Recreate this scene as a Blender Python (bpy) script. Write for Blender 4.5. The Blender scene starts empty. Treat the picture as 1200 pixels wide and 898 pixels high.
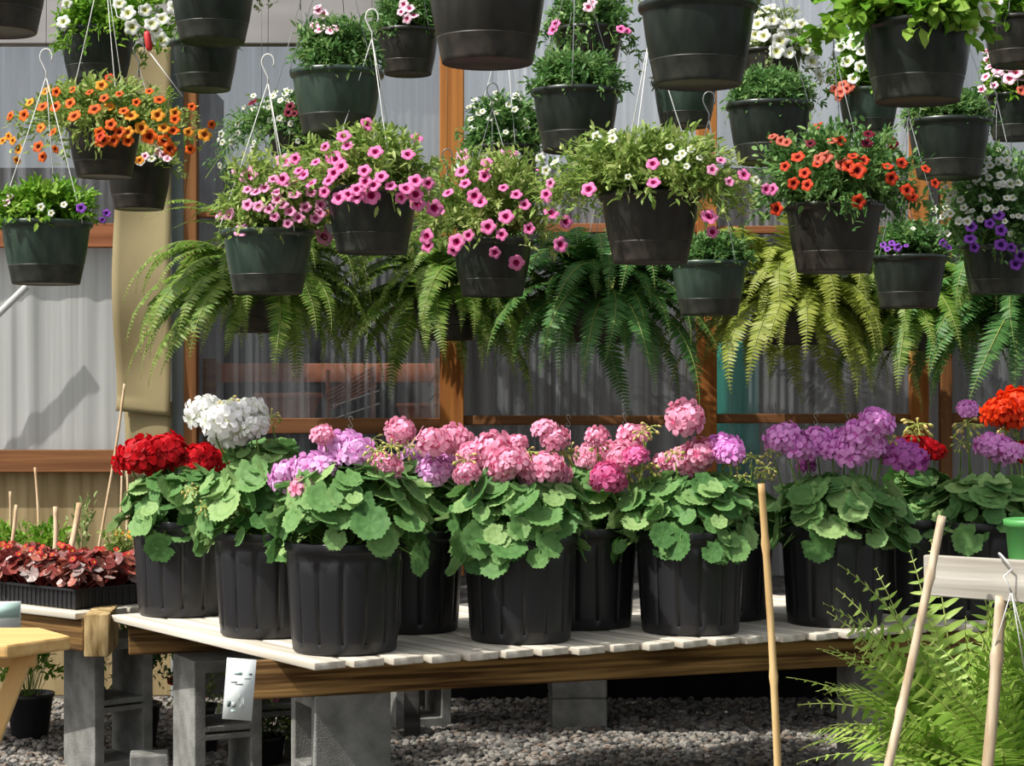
import bpy, math, random
import numpy as np
from mathutils import Vector, Matrix, Quaternion

SC = bpy.context.scene
COL = SC.collection
F = 2340.0            # focal length in pixels of a 1200 px wide frame
CAMZ = 1.128
rng = np.random.default_rng(7)
random.seed(7)
PI = math.pi


def P(px, py, Y):
    """world point seen at pixel (px, py) at depth Y"""
    return Vector(((px - 600) / F * Y, Y, CAMZ - (py - 449) / F * Y))


def lin(c):
    c = [v / 255.0 for v in c]
    return tuple(v / 12.92 if v <= 0.04045 else ((v + 0.055) / 1.055) ** 2.4 for v in c)


def vary(c, f):
    return tuple(min(1, max(0, v * f)) for v in c)


# ------------------------------------------------------------------ materials
MATS = {}


def nodes(name):
    m = bpy.data.materials.new(name)
    m.use_nodes = True
    nt = m.node_tree
    b = nt.nodes['Principled BSDF']
    out = nt.nodes['Material Output']
    MATS[name] = m
    return m, nt, b, out


def leafy(name, cols, rough=0.5, transl=0.3, spec=0.3):
    """two to four colours spread by the random value each leaf or petal carries"""
    m, nt, b, out = nodes(name)
    at = nt.nodes.new('ShaderNodeAttribute')
    at.attribute_name = 'var'
    r = nt.nodes.new('ShaderNodeValToRGB')
    el = r.color_ramp.elements
    n = len(cols)
    while len(el) < n:
        el.new(0.5)
    for i, c in enumerate(cols):
        el[i].position = i / max(1, n - 1)
        el[i].color = lin(c) + (1,)
    nt.links.new(at.outputs['Fac'], r.inputs['Fac'])
    nt.links.new(r.outputs['Color'], b.inputs['Base Color'])
    b.inputs['Roughness'].default_value = rough
    b.inputs['Specular IOR Level'].default_value = spec
    if transl > 0:
        t = nt.nodes.new('ShaderNodeBsdfTranslucent')
        mx = nt.nodes.new('ShaderNodeMixShader')
        mx.inputs[0].default_value = transl
        nt.links.new(r.outputs['Color'], t.inputs['Color'])
        nt.links.new(b.outputs[0], mx.inputs[1])
        nt.links.new(t.outputs[0], mx.inputs[2])
        nt.links.new(mx.outputs[0], out.inputs['Surface'])
    return m


def noisy(name, c1, c2, scale=(5, 5, 5), rough=0.7, detail=4, spec=0.4, bump=0.0, p0=0.35, p1=0.65, nscale=1.0, metal=0.0, bumpscale=None):
    m, nt, b, out = nodes(name)
    tc = nt.nodes.new('ShaderNodeTexCoord')
    mp = nt.nodes.new('ShaderNodeMapping')
    mp.inputs['Scale'].default_value = scale
    nz = nt.nodes.new('ShaderNodeTexNoise')
    nz.inputs['Scale'].default_value = nscale
    nz.inputs['Detail'].default_value = detail
    r = nt.nodes.new('ShaderNodeValToRGB')
    r.color_ramp.elements[0].position = p0
    r.color_ramp.elements[1].position = p1
    r.color_ramp.elements[0].color = lin(c1) + (1,)
    r.color_ramp.elements[1].color = lin(c2) + (1,)
    nt.links.new(tc.outputs['Object'], mp.inputs[0])
    nt.links.new(mp.outputs[0], nz.inputs['Vector'])
    nt.links.new(nz.outputs['Fac'], r.inputs['Fac'])
    nt.links.new(r.outputs['Color'], b.inputs['Base Color'])
    b.inputs['Roughness'].default_value = rough
    b.inputs['Specular IOR Level'].default_value = spec
    b.inputs['Metallic'].default_value = metal
    if bump:
        bp = nt.nodes.new('ShaderNodeBump')
        bp.inputs['Strength'].default_value = bump
        bp.inputs['Distance'].default_value = 0.01
        src = nz
        if bumpscale:
            src = nt.nodes.new('ShaderNodeTexNoise')
            src.inputs['Scale'].default_value = bumpscale
            src.inputs['Detail'].default_value = 3
            nt.links.new(tc.outputs['Object'], src.inputs['Vector'])
        nt.links.new(src.outputs['Fac'], bp.inputs['Height'])
        nt.links.new(bp.outputs[0], b.inputs['Normal'])
    return m


def wood(name, c1, c2, axis='X', rough=0.75):
    s = {'X': (1.5, 40, 40), 'Y': (40, 1.5, 40), 'Z': (40, 40, 1.5)}[axis]
    return noisy(name, c1, c2, s, rough, 5, 0.25, 0.25, 0.3, 0.7)


def panel_mat(name, c1, c2, see, see2, tint=0.8):
    """corrugated clear plastic sheet: cloudy streaks over a see-through film"""
    m, nt, b, out = nodes(name)
    tc = nt.nodes.new('ShaderNodeTexCoord')
    mp = nt.nodes.new('ShaderNodeMapping')
    mp.inputs['Scale'].default_value = (34, 1, 0.35)
    nz = nt.nodes.new('ShaderNodeTexNoise')
    nz.inputs['Scale'].default_value = 1.0
    nz.inputs['Detail'].default_value = 6
    nz.inputs['Roughness'].default_value = 0.65
    r = nt.nodes.new('ShaderNodeValToRGB')
    r.color_ramp.elements[0].position = 0.35
    r.color_ramp.elements[1].position = 0.68
    r.color_ramp.elements[0].color = lin(c1) + (1,)
    r.color_ramp.elements[1].color = lin(c2) + (1,)
    mr = nt.nodes.new('ShaderNodeMapRange')
    mr.inputs['From Min'].default_value = 0.35
    mr.inputs['From Max'].default_value = 0.7
    mr.inputs['To Min'].default_value = see
    mr.inputs['To Max'].default_value = see2
    nt.links.new(tc.outputs['Object'], mp.inputs[0])
    nt.links.new(mp.outputs[0], nz.inputs['Vector'])
    nt.links.new(nz.outputs['Fac'], r.inputs['Fac'])
    nt.links.new(nz.outputs['Fac'], mr.inputs['Value'])
    nt.links.new(r.outputs['Color'], b.inputs['Base Color'])
    b.inputs['Roughness'].default_value = 0.22
    b.inputs['Specular IOR Level'].default_value = 0.5
    tl = nt.nodes.new('ShaderNodeBsdfTranslucent')
    nt.links.new(r.outputs['Color'], tl.inputs['Color'])
    m1 = nt.nodes.new('ShaderNodeMixShader')
    m1.inputs[0].default_value = 0.35
    nt.links.new(b.outputs[0], m1.inputs[1])
    nt.links.new(tl.outputs[0], m1.inputs[2])
    tr = nt.nodes.new('ShaderNodeBsdfTransparent')
    tr.inputs['Color'].default_value = (tint, tint, tint, 1)
    m2 = nt.nodes.new('ShaderNodeMixShader')
    nt.links.new(mr.outputs[0], m2.inputs[0])
    nt.links.new(m1.outputs[0], m2.inputs[1])
    nt.links.new(tr.outputs[0], m2.inputs[2])
    nt.links.new(m2.outputs[0], out.inputs['Surface'])
    return m


def plain(name, c, rough=0.5, spec=0.5, metal=0.0):
    m, nt, b, out = nodes(name)
    b.inputs['Base Color'].default_value = lin(c) + (1,)
    b.inputs['Roughness'].default_value = rough
    b.inputs['Specular IOR Level'].default_value = spec
    b.inputs['Metallic'].default_value = metal
    return m


M_POT = noisy('dark_green_plastic', (24, 31, 26), (44, 52, 45), (9, 9, 3), 0.32, 5, 0.5, 0, 0.35, 0.75)
M_POTB = noisy('dark_brown_plastic', (29, 29, 24), (48, 46, 40), (9, 9, 3), 0.34, 5, 0.5, 0, 0.35, 0.75)
M_POTG = noisy('mid_green_plastic', (38, 56, 46), (64, 80, 68), (9, 9, 3), 0.34, 5, 0.5, 0, 0.35, 0.75)
M_SAUCER = noisy('saucer_plastic', (28, 33, 27), (54, 56, 48), (8, 8, 6), 0.45, 4, 0.5)
M_SAUCERB = noisy('brown_saucer_plastic', (32, 30, 25), (60, 55, 47), (8, 8, 6), 0.45, 4, 0.5)
M_NURS = noisy('black_nursery_plastic', (22, 22, 24), (38, 38, 41), (10, 10, 3), 0.42, 5, 0.5, 0, 0.3, 0.8)
M_SOIL = noisy('soil', (35, 26, 20), (70, 54, 42), (40, 40, 40), 0.95, 4, 0.1, 0.5)
M_WIRE = plain('white_wire', (215, 215, 210), 0.4, 0.5)
M_GWIRE = plain('grey_wire', (120, 122, 122), 0.4, 0.5, 0.4)
M_BEAM = noisy('treated_lumber', (78, 54, 27), (166, 130, 80), (2.2, 55, 60), .8, 8, .2, .2, .40, .60)
M_BEAMD = noisy('treated_lumber_brown', (66, 46, 24), (134, 102, 60), (2.2, 55, 60), .8, 8, .2, .2, .40, .60)
M_ENDG = noisy('end_grain', (112, 88, 50), (196, 170, 122), (55, 55, 9), 0.85, 5, 0.2, 0.3)
M_SLAT = wood('weathered_slat', (166, 157, 140), (224, 217, 203), 'X')
M_POSTZ = wood('orange_post', (140, 82, 36), (184, 122, 60), 'Z')
M_POSTD = wood('brown_post', (104, 66, 36), (150, 102, 60), 'Z')
M_RAIL = wood('brown_rail', (100, 62, 36), (146, 100, 62), 'X')
M_RAILR = wood('red_brown_board', (122, 72, 44), (164, 106, 70), 'X')
M_STOOL = wood('pale_pine', (206, 160, 92), (232, 192, 128), 'X', 0.5)
M_WBOARD = wood('whitewashed_board', (140, 134, 122), (196, 191, 180), 'X')
M_BLOCK = noisy('concrete', (106, 106, 101), (142, 142, 137), (14, 14, 14), 0.95, 8, 0.1, 0.35, bumpscale=220)
M_BAMBOO = noisy('bamboo', (178, 142, 88), (214, 184, 130), (60, 60, 4), 0.5, 3, 0.4)
M_BAMBOOG = noisy('grey_bamboo', (168, 146, 116), (206, 190, 164), (60, 60, 4), 0.5, 3, 0.4)
M_STICK = noisy('wooden_stick', (176, 146, 110), (212, 188, 156), (60, 60, 4), 0.7, 3, 0.2)
M_PANEL = panel_mat('clear_corrugated', (90, 95, 97), (176, 180, 184), 0.70, 0.42, 0.78)
M_PANELC = panel_mat('thin_corrugated', (128, 132, 134), (222, 224, 226), 0.78, 0.45, 0.9)
M_PANELW = panel_mat('milky_corrugated', (196, 198, 194), (222, 224, 220), 0.18, 0.08, 0.9)
M_TAN = noisy('tan_sheet', (132, 119, 86), (154, 141, 106), (3, 3, 2), 0.8, 4, 0.2, 0.1)
M_PLY = noisy('tan_plywood', (136, 118, 84), (168, 149, 112), (30, 3, 2), 0.85, 4, 0.1)
M_DARKW = noisy('dark_boards', (46, 44, 42), (82, 80, 78), (18, 3, 1), 0.9, 4, 0.1)
M_SHADEBLK = noisy('painted_shade_black', (20, 20, 20), (34, 33, 32), (6, 6, 6), 0.9, 3, 0.1)  # near-black that paints in the deep shade at the wall foot
M_GREYF = noisy('grey_fascia', (140, 136, 134), (168, 164, 162), (2, 2, 5), 0.8, 3, 0.2)
M_SLEEVE = noisy('grey_blue_metal', (112, 124, 128), (142, 152, 156), (10, 10, 1), 0.45, 3, 0.5)
M_TERRA = noisy('terracotta', (172, 104, 76), (204, 136, 104), (10, 10, 10), 0.85, 4, 0.2)
M_TEAL = plain('teal_plastic', (50, 150, 130), 0.45)
M_GREENP = plain('bright_green_plastic', (80, 150, 78), 0.45)
M_BLACK = plain('black_tray_plastic', (26, 26, 28), 0.45)
M_CARD = plain('white_card', (236, 242, 240), 0.5)
M_INK = plain('grey_print', (168, 176, 172), 0.6)
M_INKD = plain('dark_print', (96, 110, 108), 0.6)
M_TEALC = plain('pale_teal_print', (186, 216, 206), 0.6)
M_RED = plain('red_plastic', (200, 50, 52), 0.45)
M_PVC = plain('white_pipe', (205, 205, 200), 0.35)
M_STALK = leafy('stalk_green', [(92, 128, 52), (128, 158, 72)], 0.5, 0.0)
M_BUD = leafy('bud_green', [(140, 160, 66), (196, 198, 112), (222, 190, 126)], 0.5, 0.15)
M_LEAF = leafy('calibrachoa_leaf', [(84, 118, 50), (144, 170, 84), (208, 216, 142)], 0.5, 0.4)
M_LEAFD = leafy('deep_green_leaf', [(62, 104, 54), (98, 140, 74), (152, 182, 112)], 0.5, 0.38)
M_LEAFB = leafy('bright_leaf', [(70, 120, 28), (112, 160, 44), (166, 196, 84)], 0.5, 0.35)
M_LEAFP = leafy('pale_leaf', [(96, 124, 66), (144, 164, 100), (196, 204, 148)], 0.55, 0.3)
M_GER = leafy('geranium_leaf', [(78, 122, 64), (112, 154, 88), (156, 186, 118)], 0.6, 0.3, 0.25)
M_GERZ = leafy('geranium_leaf_zone', [(68, 112, 57), (101, 144, 79), (142, 174, 106)], 0.6, 0.3, 0.25)
M_FERN = leafy('fern_green', [(58, 94, 32), (102, 138, 50), (170, 188, 100)], 0.45, 0.4)
M_FERND = leafy('fern_deep_green', [(46, 92, 44), (76, 124, 60), (112, 156, 84)], 0.45, 0.38)
M_FERNY = leafy('fern_yellow_green', [(96, 118, 38), (142, 156, 60), (190, 194, 100)], 0.45, 0.4)
M_FERNB = leafy('fern_bright', [(94, 136, 44), (140, 176, 70), (196, 214, 118)], 0.45, 0.4)
M_RACHIS = plain('rachis', (128, 140, 66), 0.5)
M_BEG = leafy('bronze_leaf', [(92, 36, 36), (140, 58, 50), (172, 104, 86), (150, 140, 136)], 0.35, 0.15, 0.5)
M_GRAVEL = noisy('gravel_ground', (62, 60, 57), (98, 94, 88), (60, 60, 60), 0.95, 5, 0.1, 0.8)
M_STONE = leafy('gravel_stones', [(74, 73, 71), (110, 108, 104), (148, 143, 135), (112, 97, 84)], 0.9, 0.0, 0.1)
M_HEDGE = leafy('far_leaf', [(40, 60, 34), (70, 92, 52)], 0.6, 0.2)


def vary255(c, f):
    return tuple(min(255, v * f) for v in c)


def petal(name, c, eye, t=0.3):
    a = leafy(name + '_petal', [vary255(c, 0.86), c, vary255(c, 1.07)], 0.55, t, 0.2)
    e = leafy(name + '_eye', [vary255(eye, 0.85), eye], 0.6, 0.15, 0.2)
    return a, e


PET = {
    'pink': petal('pink', (232, 128, 182), (164, 18, 92)),
    'palepink': petal('palepink', (240, 164, 204), (196, 70, 130)),
    'orange': petal('orange', (232, 104, 30), (140, 44, 12)),
    'gold': petal('gold', (238, 158, 46), (170, 74, 14)),
    'flame': petal('flame', (214, 70, 38), (120, 20, 12)),
    'coral': petal('coral', (226, 120, 96), (170, 60, 50)),
    'white': petal('white', (232, 234, 226), (204, 206, 130)),
    'burgundy': petal('burgundy', (116, 14, 42), (60, 4, 20)),
    'purple': petal('purple', (140, 74, 184), (70, 24, 110)),
    'pinkwhite': petal('pinkwhite', (240, 206, 220), (206, 84, 130)),
    'red': petal('red', (214, 24, 36), (160, 10, 20)),
    'vermilion': petal('vermilion', (242, 72, 26), (200, 36, 14)),
    'gwhite': petal('gwhite', (250, 250, 246), (236, 238, 208)),
    'lavender': petal('lavender', (246, 190, 238), (226, 124, 200)),
    'salmon': petal('salmon', (248, 176, 202), (228, 104, 146)),
    'hotpink': petal('hotpink', (240, 124, 178), (210, 64, 130)),
    'lilac': petal('lilac', (242, 168, 232), (220, 106, 198)),
    'magenta': petal('magenta', (214, 120, 202), (170, 56, 150)),
    'begonia': petal('begonia', (206, 40, 54), (226, 170, 60)),
}


# ------------------------------------------------------------------ mesh building
class Geo:
    def __init__(s):
        s.v, s.l, s.t, s.m, s.a, s.n = [], [], [], [], [], 0

    def add(s, verts, faces, mat=0, var=None):
        verts = np.asarray(verts, float)
        s.v.append(verts)
        mats = mat if isinstance(mat, (list, tuple, np.ndarray)) else [mat] * len(faces)
        for f in faces:
            s.l.extend(i + s.n for i in f)
            s.t.append(len(f))
        s.m.extend(mats)
        s.a.append(np.full(len(verts), 0.5 if var is None else var) if np.isscalar(var) or var is None else np.asarray(var))
        s.n += len(verts)

    def inst(s, tpl, M, T, var=None):
        """many copies of one small template (a leaf, a pinna, a stone) inside this mesh"""
        tv, tf, tm = tpl
        N = len(T)
        V = np.einsum('nij,kj->nki', M, tv) + T[:, None, :]
        k = len(tv)
        s.v.append(V.reshape(-1, 3))
        fl = np.concatenate([np.asarray(f) for f in tf])
        tt = np.array([len(f) for f in tf])
        L = (fl[None, :] + (np.arange(N) * k)[:, None] + s.n).reshape(-1)
        s.l.extend(L.tolist())
        s.t.extend(np.tile(tt, N).tolist())
        s.m.extend(np.tile(np.asarray(tm), N).tolist())
        var = rng.random(N) if var is None else var
        s.a.append(np.repeat(var, k))
        s.n += N * k

    def mesh(s, name, mats, smooth=True):
        me = bpy.data.meshes.new(name)
        V = np.concatenate(s.v)
        me.vertices.add(len(V))
        me.vertices.foreach_set('co', V.astype(np.float32).ravel())
        me.loops.add(len(s.l))
        me.loops.foreach_set('vertex_index', np.asarray(s.l, np.int32))
        t = np.asarray(s.t, np.int32)
        me.polygons.add(len(t))
        me.polygons.foreach_set('loop_start', np.concatenate([[0], np.cumsum(t)[:-1]]).astype(np.int32))
        me.polygons.foreach_set('material_index', np.asarray(s.m, np.int32))
        for m in (mats if isinstance(mats, (list, tuple)) else [mats]):
            me.materials.append(m)
        at = me.attributes.new('var', 'FLOAT', 'POINT')
        at.data.foreach_set('value', np.concatenate(s.a).astype(np.float32))
        me.update(calc_edges=True)
        if smooth:
            me.shade_smooth()
        else:
            me.shade_flat()
        return me


def box_geo(g, cx, cy, cz, sx, sy, sz, mat=0, M=None):
    v = np.array([[x, y, z] for x in (-.5, .5) for y in (-.5, .5) for z in (-.5, .5)]) * (sx, sy, sz)
    if M is not None:
        v = v @ np.array(M).T
    v = v + (cx, cy, cz)
    g.add(v, [(0, 1, 3, 2), (4, 6, 7, 5), (0, 4, 5, 1), (2, 3, 7, 6), (0, 2, 6, 4), (1, 5, 7, 3)], mat)


def tube_geo(g, pts, rad, sides=6, mat=0, cap=True, var=None):
    pts = [Vector(p) for p in pts]
    n = len(pts)
    rads = rad if isinstance(rad, (list, tuple)) else [rad] * n
    verts, faces = [], []
    prev = None
    for i, p in enumerate(pts):
        d = (pts[min(i + 1, n - 1)] - pts[max(i - 1, 0)]).normalized()
        if prev is None:
            u = d.orthogonal().normalized()
        else:
            u = (prev - d * prev.dot(d))
            u = u.normalized() if u.length > 1e-6 else d.orthogonal().normalized()
        prev = u
        w = d.cross(u)
        for k in range(sides):
            a = 2 * PI * k / sides
            verts.append(p + (u * math.cos(a) + w * math.sin(a)) * rads[i])
    for i in range(n - 1):
        for k in range(sides):
            k2 = (k + 1) % sides
            faces.append((i * sides + k, i * sides + k2, (i + 1) * sides + k2, (i + 1) * sides + k))
    if cap:
        faces.append(tuple(range(sides - 1, -1, -1)))
        faces.append(tuple((n - 1) * sides + k for k in range(sides)))
    g.add([tuple(v) for v in verts], faces, mat, var)


def lathe_geo(g, prof, seg=40, mat=0, mod=None):
    verts, faces = [], []
    for j, (r, z) in enumerate(prof):
        for k in range(seg):
            a = 2 * PI * k / seg
            rr = r * (mod(a, z) if mod else 1)
            verts.append((rr * math.cos(a), rr * math.sin(a), z))
    for j in range(len(prof) - 1):
        for k in range(seg):
            k2 = (k + 1) % seg
            faces.append((j * seg + k, j * seg + k2, (j + 1) * seg + k2, (j + 1) * seg + k))
    g.add(verts, faces, mat)


def ob(name, me, parent=None, loc=(0, 0, 0), rot=None, scale=None):
    o = bpy.data.objects.new(name, me)
    COL.objects.link(o)
    o.location = loc
    if rot is not None:
        o.rotation_mode = 'QUATERNION'
        o.rotation_quaternion = rot
    if scale is not None:
        o.scale = (scale,) * 3 if np.isscalar(scale) else scale
    if parent is not None:
        o.parent = parent
    return o


def tag(o, label=None, cat=None, group=None, kind=None):
    if label:
        o['label'] = label
    if cat:
        o['category'] = cat
    if group:
        o['group'] = group
    if kind:
        o['kind'] = kind
    return o


def thing(name, label, cat, loc=(0, 0, 0), rotz=0.0, group=None):
    o = ob(name, None, None, loc)
    o.rotation_euler = (0, 0, rotz)
    o.empty_display_size = 0.05
    return tag(o, label, cat, group)


def bevel(o, w=0.004, seg=2):
    m = o.modifiers.new('bevel', 'BEVEL')
    m.width = w
    m.segments = seg
    m.limit_method = 'ANGLE'
    return o


def track(d):
    return Vector(d).to_track_quat('Z', 'Y')


def frames(D, spin=None, up=None):
    """N rotation matrices whose local +X runs along D and whose local +Z is as near UP as it can be"""
    D = D / np.linalg.norm(D, axis=1, keepdims=True)
    U = np.tile(np.array([0, 0, 1.0]), (len(D), 1)) if up is None else up
    U = U + rng.normal(0, 0.05, U.shape)
    Yv = np.cross(U, D)
    Yv /= np.linalg.norm(Yv, axis=1, keepdims=True) + 1e-9
    Z = np.cross(D, Yv)
    if spin is not None:
        c, s = np.cos(spin)[:, None], np.sin(spin)[:, None]
        Yv, Z = Yv * c + Z * s, Z * c - Yv * s
    return np.stack([D, Yv, Z], axis=2)


# ------------------------------------------------------------------ plant templates
LEAF_T = (np.array([[0, 0, 0], [.3, .2, .05], [.3, 0, 0], [.3, -.2, .05], [.7, .17, .03], [.7, 0, -.02], [.7, -.17, .03], [1, 0, -.1]]),
          [(0, 2, 1), (0, 3, 2), (1, 2, 5, 4), (2, 3, 6, 5), (4, 5, 7), (5, 6, 7)], [0] * 6)
PINNA_T = (np.array([[0, .05, 0], [0, -.05, 0], [.12, .15, .02], [.12, -.13, .02], [.6, .11, 0], [.6, -.1, 0], [1, 0, -.06], [.35, 0, -.02]]),
           [(0, 1, 7), (0, 7, 2), (1, 3, 7), (2, 7, 4), (3, 5, 7), (4, 7, 5), (4, 5, 6)], [0] * 7)


def geranium_leaf():
    seg, rings = 42, [0.0, .28, .52, .72, 1.0]
    v, f, m = [(0, 0, 0)], [], []
    for r in rings[1:]:
        for k in range(seg):
            a = 2 * PI * k / seg
            rr = r
            lob = 0.05 * math.cos(7 * a) + 0.045 * math.cos(21 * a)
            notch = -0.5 * math.exp(-(((a - PI + PI) % (2 * PI) - PI) / 0.28) ** 2) if False else 0
            dd = min(abs(a - PI), 2 * PI - abs(a - PI))
            notch = -0.42 * math.exp(-(dd / 0.22) ** 2)
            rr = r * (1 + (lob + notch) * r ** 2)
            z = 0.24 * r ** 2 - 0.10 * r ** 4 + 0.028 * r * math.cos(7 * a)
            v.append((rr * math.cos(a), rr * math.sin(a), z))
    for k in range(seg):
        f.append((0, 1 + k, 1 + (k + 1) % seg))
        m.append(0)
    for j in range(len(rings) - 2):
        for k in range(seg):
            a, b = 1 + j * seg + k, 1 + j * seg + (k + 1) % seg
            f.append((a, a + seg, b + seg, b))
            m.append(1 if j == 1 else 0)
    return np.array(v), f, m


GLEAF_T = geranium_leaf()


def petunia_geo():
    seg = 20
    rings = [(.05, -.42), (.14, -.2), (.27, -.04), (.42, .05), (.8, .11), (1.0, .02)]
    v, f, m = [], [], []
    for j, (r, z) in enumerate(rings):
        for k in range(seg):
            a = 2 * PI * k / seg
            w = (math.cos(5 * a) * .5 + .5)
            lob = 1 - (0.2 * (1 - w) ** 2) * (r ** 2)
            zz = z + 0.06 * r * r * math.cos(5 * a) + 0.02 * math.sin(3 * a + j)
            v.append((r * lob * math.cos(a), r * lob * math.sin(a), zz))
    for j in range(len(rings) - 1):
        for k in range(seg):
            a, b = j * seg + k, j * seg + (k + 1) % seg
            f.append((a, b, b + seg, a + seg))
            m.append(1 if j < 3 else 0)
    f.append(tuple(range(seg - 1, -1, -1)))
    m.append(1)
    n0 = len(v)
    for (r, z) in [(.28, -.05), (.14, -.45), (.11, -.85), (.02, -.95)]:
        for k in range(8):
            a = 2 * PI * k / 8
            v.append((r * math.cos(a), r * math.sin(a), z))
    for j in range(3):
        for k in range(8):
            a, b = n0 + j * 8 + k, n0 + j * 8 + (k + 1) % 8
            f.append((a, a + 8, b + 8, b))
            m.append(0 if j < 1 else 2)
    return v, f, m


PETU = petunia_geo()
FLOWER_ME = {}


def flower_mesh(col):
    if col not in FLOWER_ME:
        out = []
        for k in range(3):
            g = Geo()
            v = np.array(PETU[0])
            v = v * (1, 1, 1) + rng.normal(0, 0.025, v.shape)
            g.add(v, PETU[1], PETU[2], float(rng.random()))
            out.append(g.mesh('flower_' + col, [PET[col][0], PET[col][1], M_STALK]))
        FLOWER_ME[col] = out
    return FLOWER_ME[col][rng.integers(3)]


def floret_tpl():
    v, f, m = [], [], []
    for p in range(5):
        a0 = 2 * PI * p / 5
        base = len(v)
        pts = [(.08, 0, 0), (.4, .24, .1), (.45, 0, .05), (.4, -.24, .1), (.85, .3, .1), (.9, 0, .06), (.85, -.3, .1), (1.03, .12, .03), (1.03, -.12, .03)]
        c, s = math.cos(a0), math.sin(a0)
        for (x, y, z) in pts:
            v.append((x * c - y * s, x * s + y * c, z + (0.03 if p % 2 else 0)))
        for q, mm in [((0, 2, 1), 1), ((0, 3, 2), 1), ((1, 2, 5, 4), 0), ((2, 3, 6, 5), 0), ((4, 5, 7), 0), ((5, 6, 8), 0), ((5, 8, 7), 0)]:
            f.append(tuple(i + base for i in q))
            m.append(mm)
    return np.array(v), f, m


FLORET_T = floret_tpl()
HEAD_ME = {}


def head_mesh(col):
    """umbel of florets, radius about 1"""
    if col not in HEAD_ME:
        out = []
        for k in range(3):
            g = Geo()
            N = 30
            i = np.arange(N)
            cz = 1 - (i + .5) / N * 1.2
            ph = i * 2.39996 + rng.random() * 6
            sr = np.sqrt(np.clip(1 - cz ** 2, 0, 1))
            D = np.stack([sr * np.cos(ph), sr * np.sin(ph), cz], 1) + rng.normal(0, .1, (N, 3))
            D /= np.linalg.norm(D, axis=1, keepdims=True)
            T = D * (.55 + rng.random((N, 1)) * .52) * np.array([1.1, 1.1, .62])
            X = np.cross(D, rng.normal(0, 1, (N, 3)))
            X /= np.linalg.norm(X, axis=1, keepdims=True)
            Yv = np.cross(D, X)
            M = np.stack([X, Yv, D], 2) * (.54 + rng.random((N, 1, 1)) * .22)
            g.inst(FLORET_T, M, T)
            for j in range(0, N, 2):
                tube_geo(g, [(0, 0, -.55), tuple(T[j] * .55 + np.array([0, 0, -.12])), tuple(T[j])], .03, 3, 2, False)
            out.append(g.mesh('flower_head_' + col, [PET[col][0], PET[col][1], M_STALK]))
        HEAD_ME[col] = out
    return HEAD_ME[col][rng.integers(3)]


def stalk_me():
    g = Geo()
    tube_geo(g, [(0, 0, -.5), (.02, 0, -1.6), (.12, .03, -3.2), (.35, .06, -5.0)], [.065, .075, .085, .1], 6, 0, True, .5)
    return g.mesh('stalk', M_STALK)


STALK_ME = stalk_me()


def bud_me():
    g = Geo()
    for k in range(13):
        a = k * 2.4
        d = Vector((math.cos(a) * .8, math.sin(a) * .8, .5 - 1.1 * (k / 13))).normalized()
        tip = d * (.75 + .25 * rng.random())
        mid = d * .5 + Vector((0, 0, .3))
        tube_geo(g, [(0, 0, 0), mid * .6, tip], .035, 4, 0, False, float(rng.random()) * .4)
        dd = (tip - mid).normalized()
        tube_geo(g, [tip - dd * .02, tip + dd * .12, tip + dd * .28, tip + dd * .4], [.06, .13, .11, .03], 6, 0, True, float(rng.random()))
    return g.mesh('bud_cluster', M_BUD)


BUD_ME = bud_me()


# ------------------------------------------------------------------ pots
def make_pot_me(mat):
    g = Geo()
    lathe_geo(g, [(0, -.6), (.30, -.6), (.40, -.49), (.403, -.47), (.412, -.45), (.445, -.25), (.466, -.085), (.468, -.068), (.496, -.06),
                  (.504, -.035), (.502, -.006), (.494, 0), (.478, -.002), (.468, -.02), (.462, -.08), (.36, -.55), (0, -.56)], 48)
    return g.mesh('pot', mat)


def make_saucer_me(mat):
    g = Geo()
    lathe_geo(g, [(0, -.67), (.345, -.67), (.355, -.68), (.362, -.675), (.368, -.65), (.398, -.5), (.402, -.488), (.406, -.478), (.398, -.478), (.39, -.5), (.34, -.62), (0, -.62)], 48)
    return g.mesh('saucer', mat)


def disc_me(name, r, z, mat, seg=24):
    g = Geo()
    lathe_geo(g, [(0.001, z + .012), (r * .6, z + .008), (r, z)], seg)
    return g.mesh(name, mat)


POT_ME = {'d': make_pot_me(M_POT), 'b': make_pot_me(M_POTB), 'g': make_pot_me(M_POTG)}
SAUCER_ME = {'d': make_saucer_me(M_SAUCER), 'b': make_saucer_me(M_SAUCERB), 'g': make_saucer_me(M_SAUCER)}
SOIL_ME = disc_me('soil', .458, -.06, M_SOIL)
HPOT = .68


def nursery_me():
    g = Geo()

    def mod(a, z):
        if .025 < z < .212:
            q = (a * 14 / (2 * PI)) % 1.0
            edge = min(q, 1 - q)
            groove = 1 - 0.032 * math.exp(-((edge) / 0.06) ** 2)
            panel = 1 + (0.010 if .16 < q < .84 else 0)
            return groove * panel
        return 1
    prof = [(0, .004), (.112, .004), (.119, 0), (.123, .006), (.124, .024), (.124, .027)]
    for i in range(8):
        z = .03 + (.21 - .03) * i / 7
        prof.append((.1245 + (.1355 - .1245) * i / 7, z))
    prof += [(.1358, .214), (.1362, .236), (.1415, .238), (.1425, .243), (.1425, .256), (.141, .260), (.137, .260), (.1345, .25), (.122, .02), (0, .02)]
    lathe_geo(g, prof, 168, 0, mod)
    return g.mesh('nursery_pot', M_NURS)


NURS_ME = nursery_me()
NSOIL_ME = disc_me('soil', .133, .235, M_SOIL)

# ------------------------------------------------------------------ hanging hardware
HANGER_CACHE = {}


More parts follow.
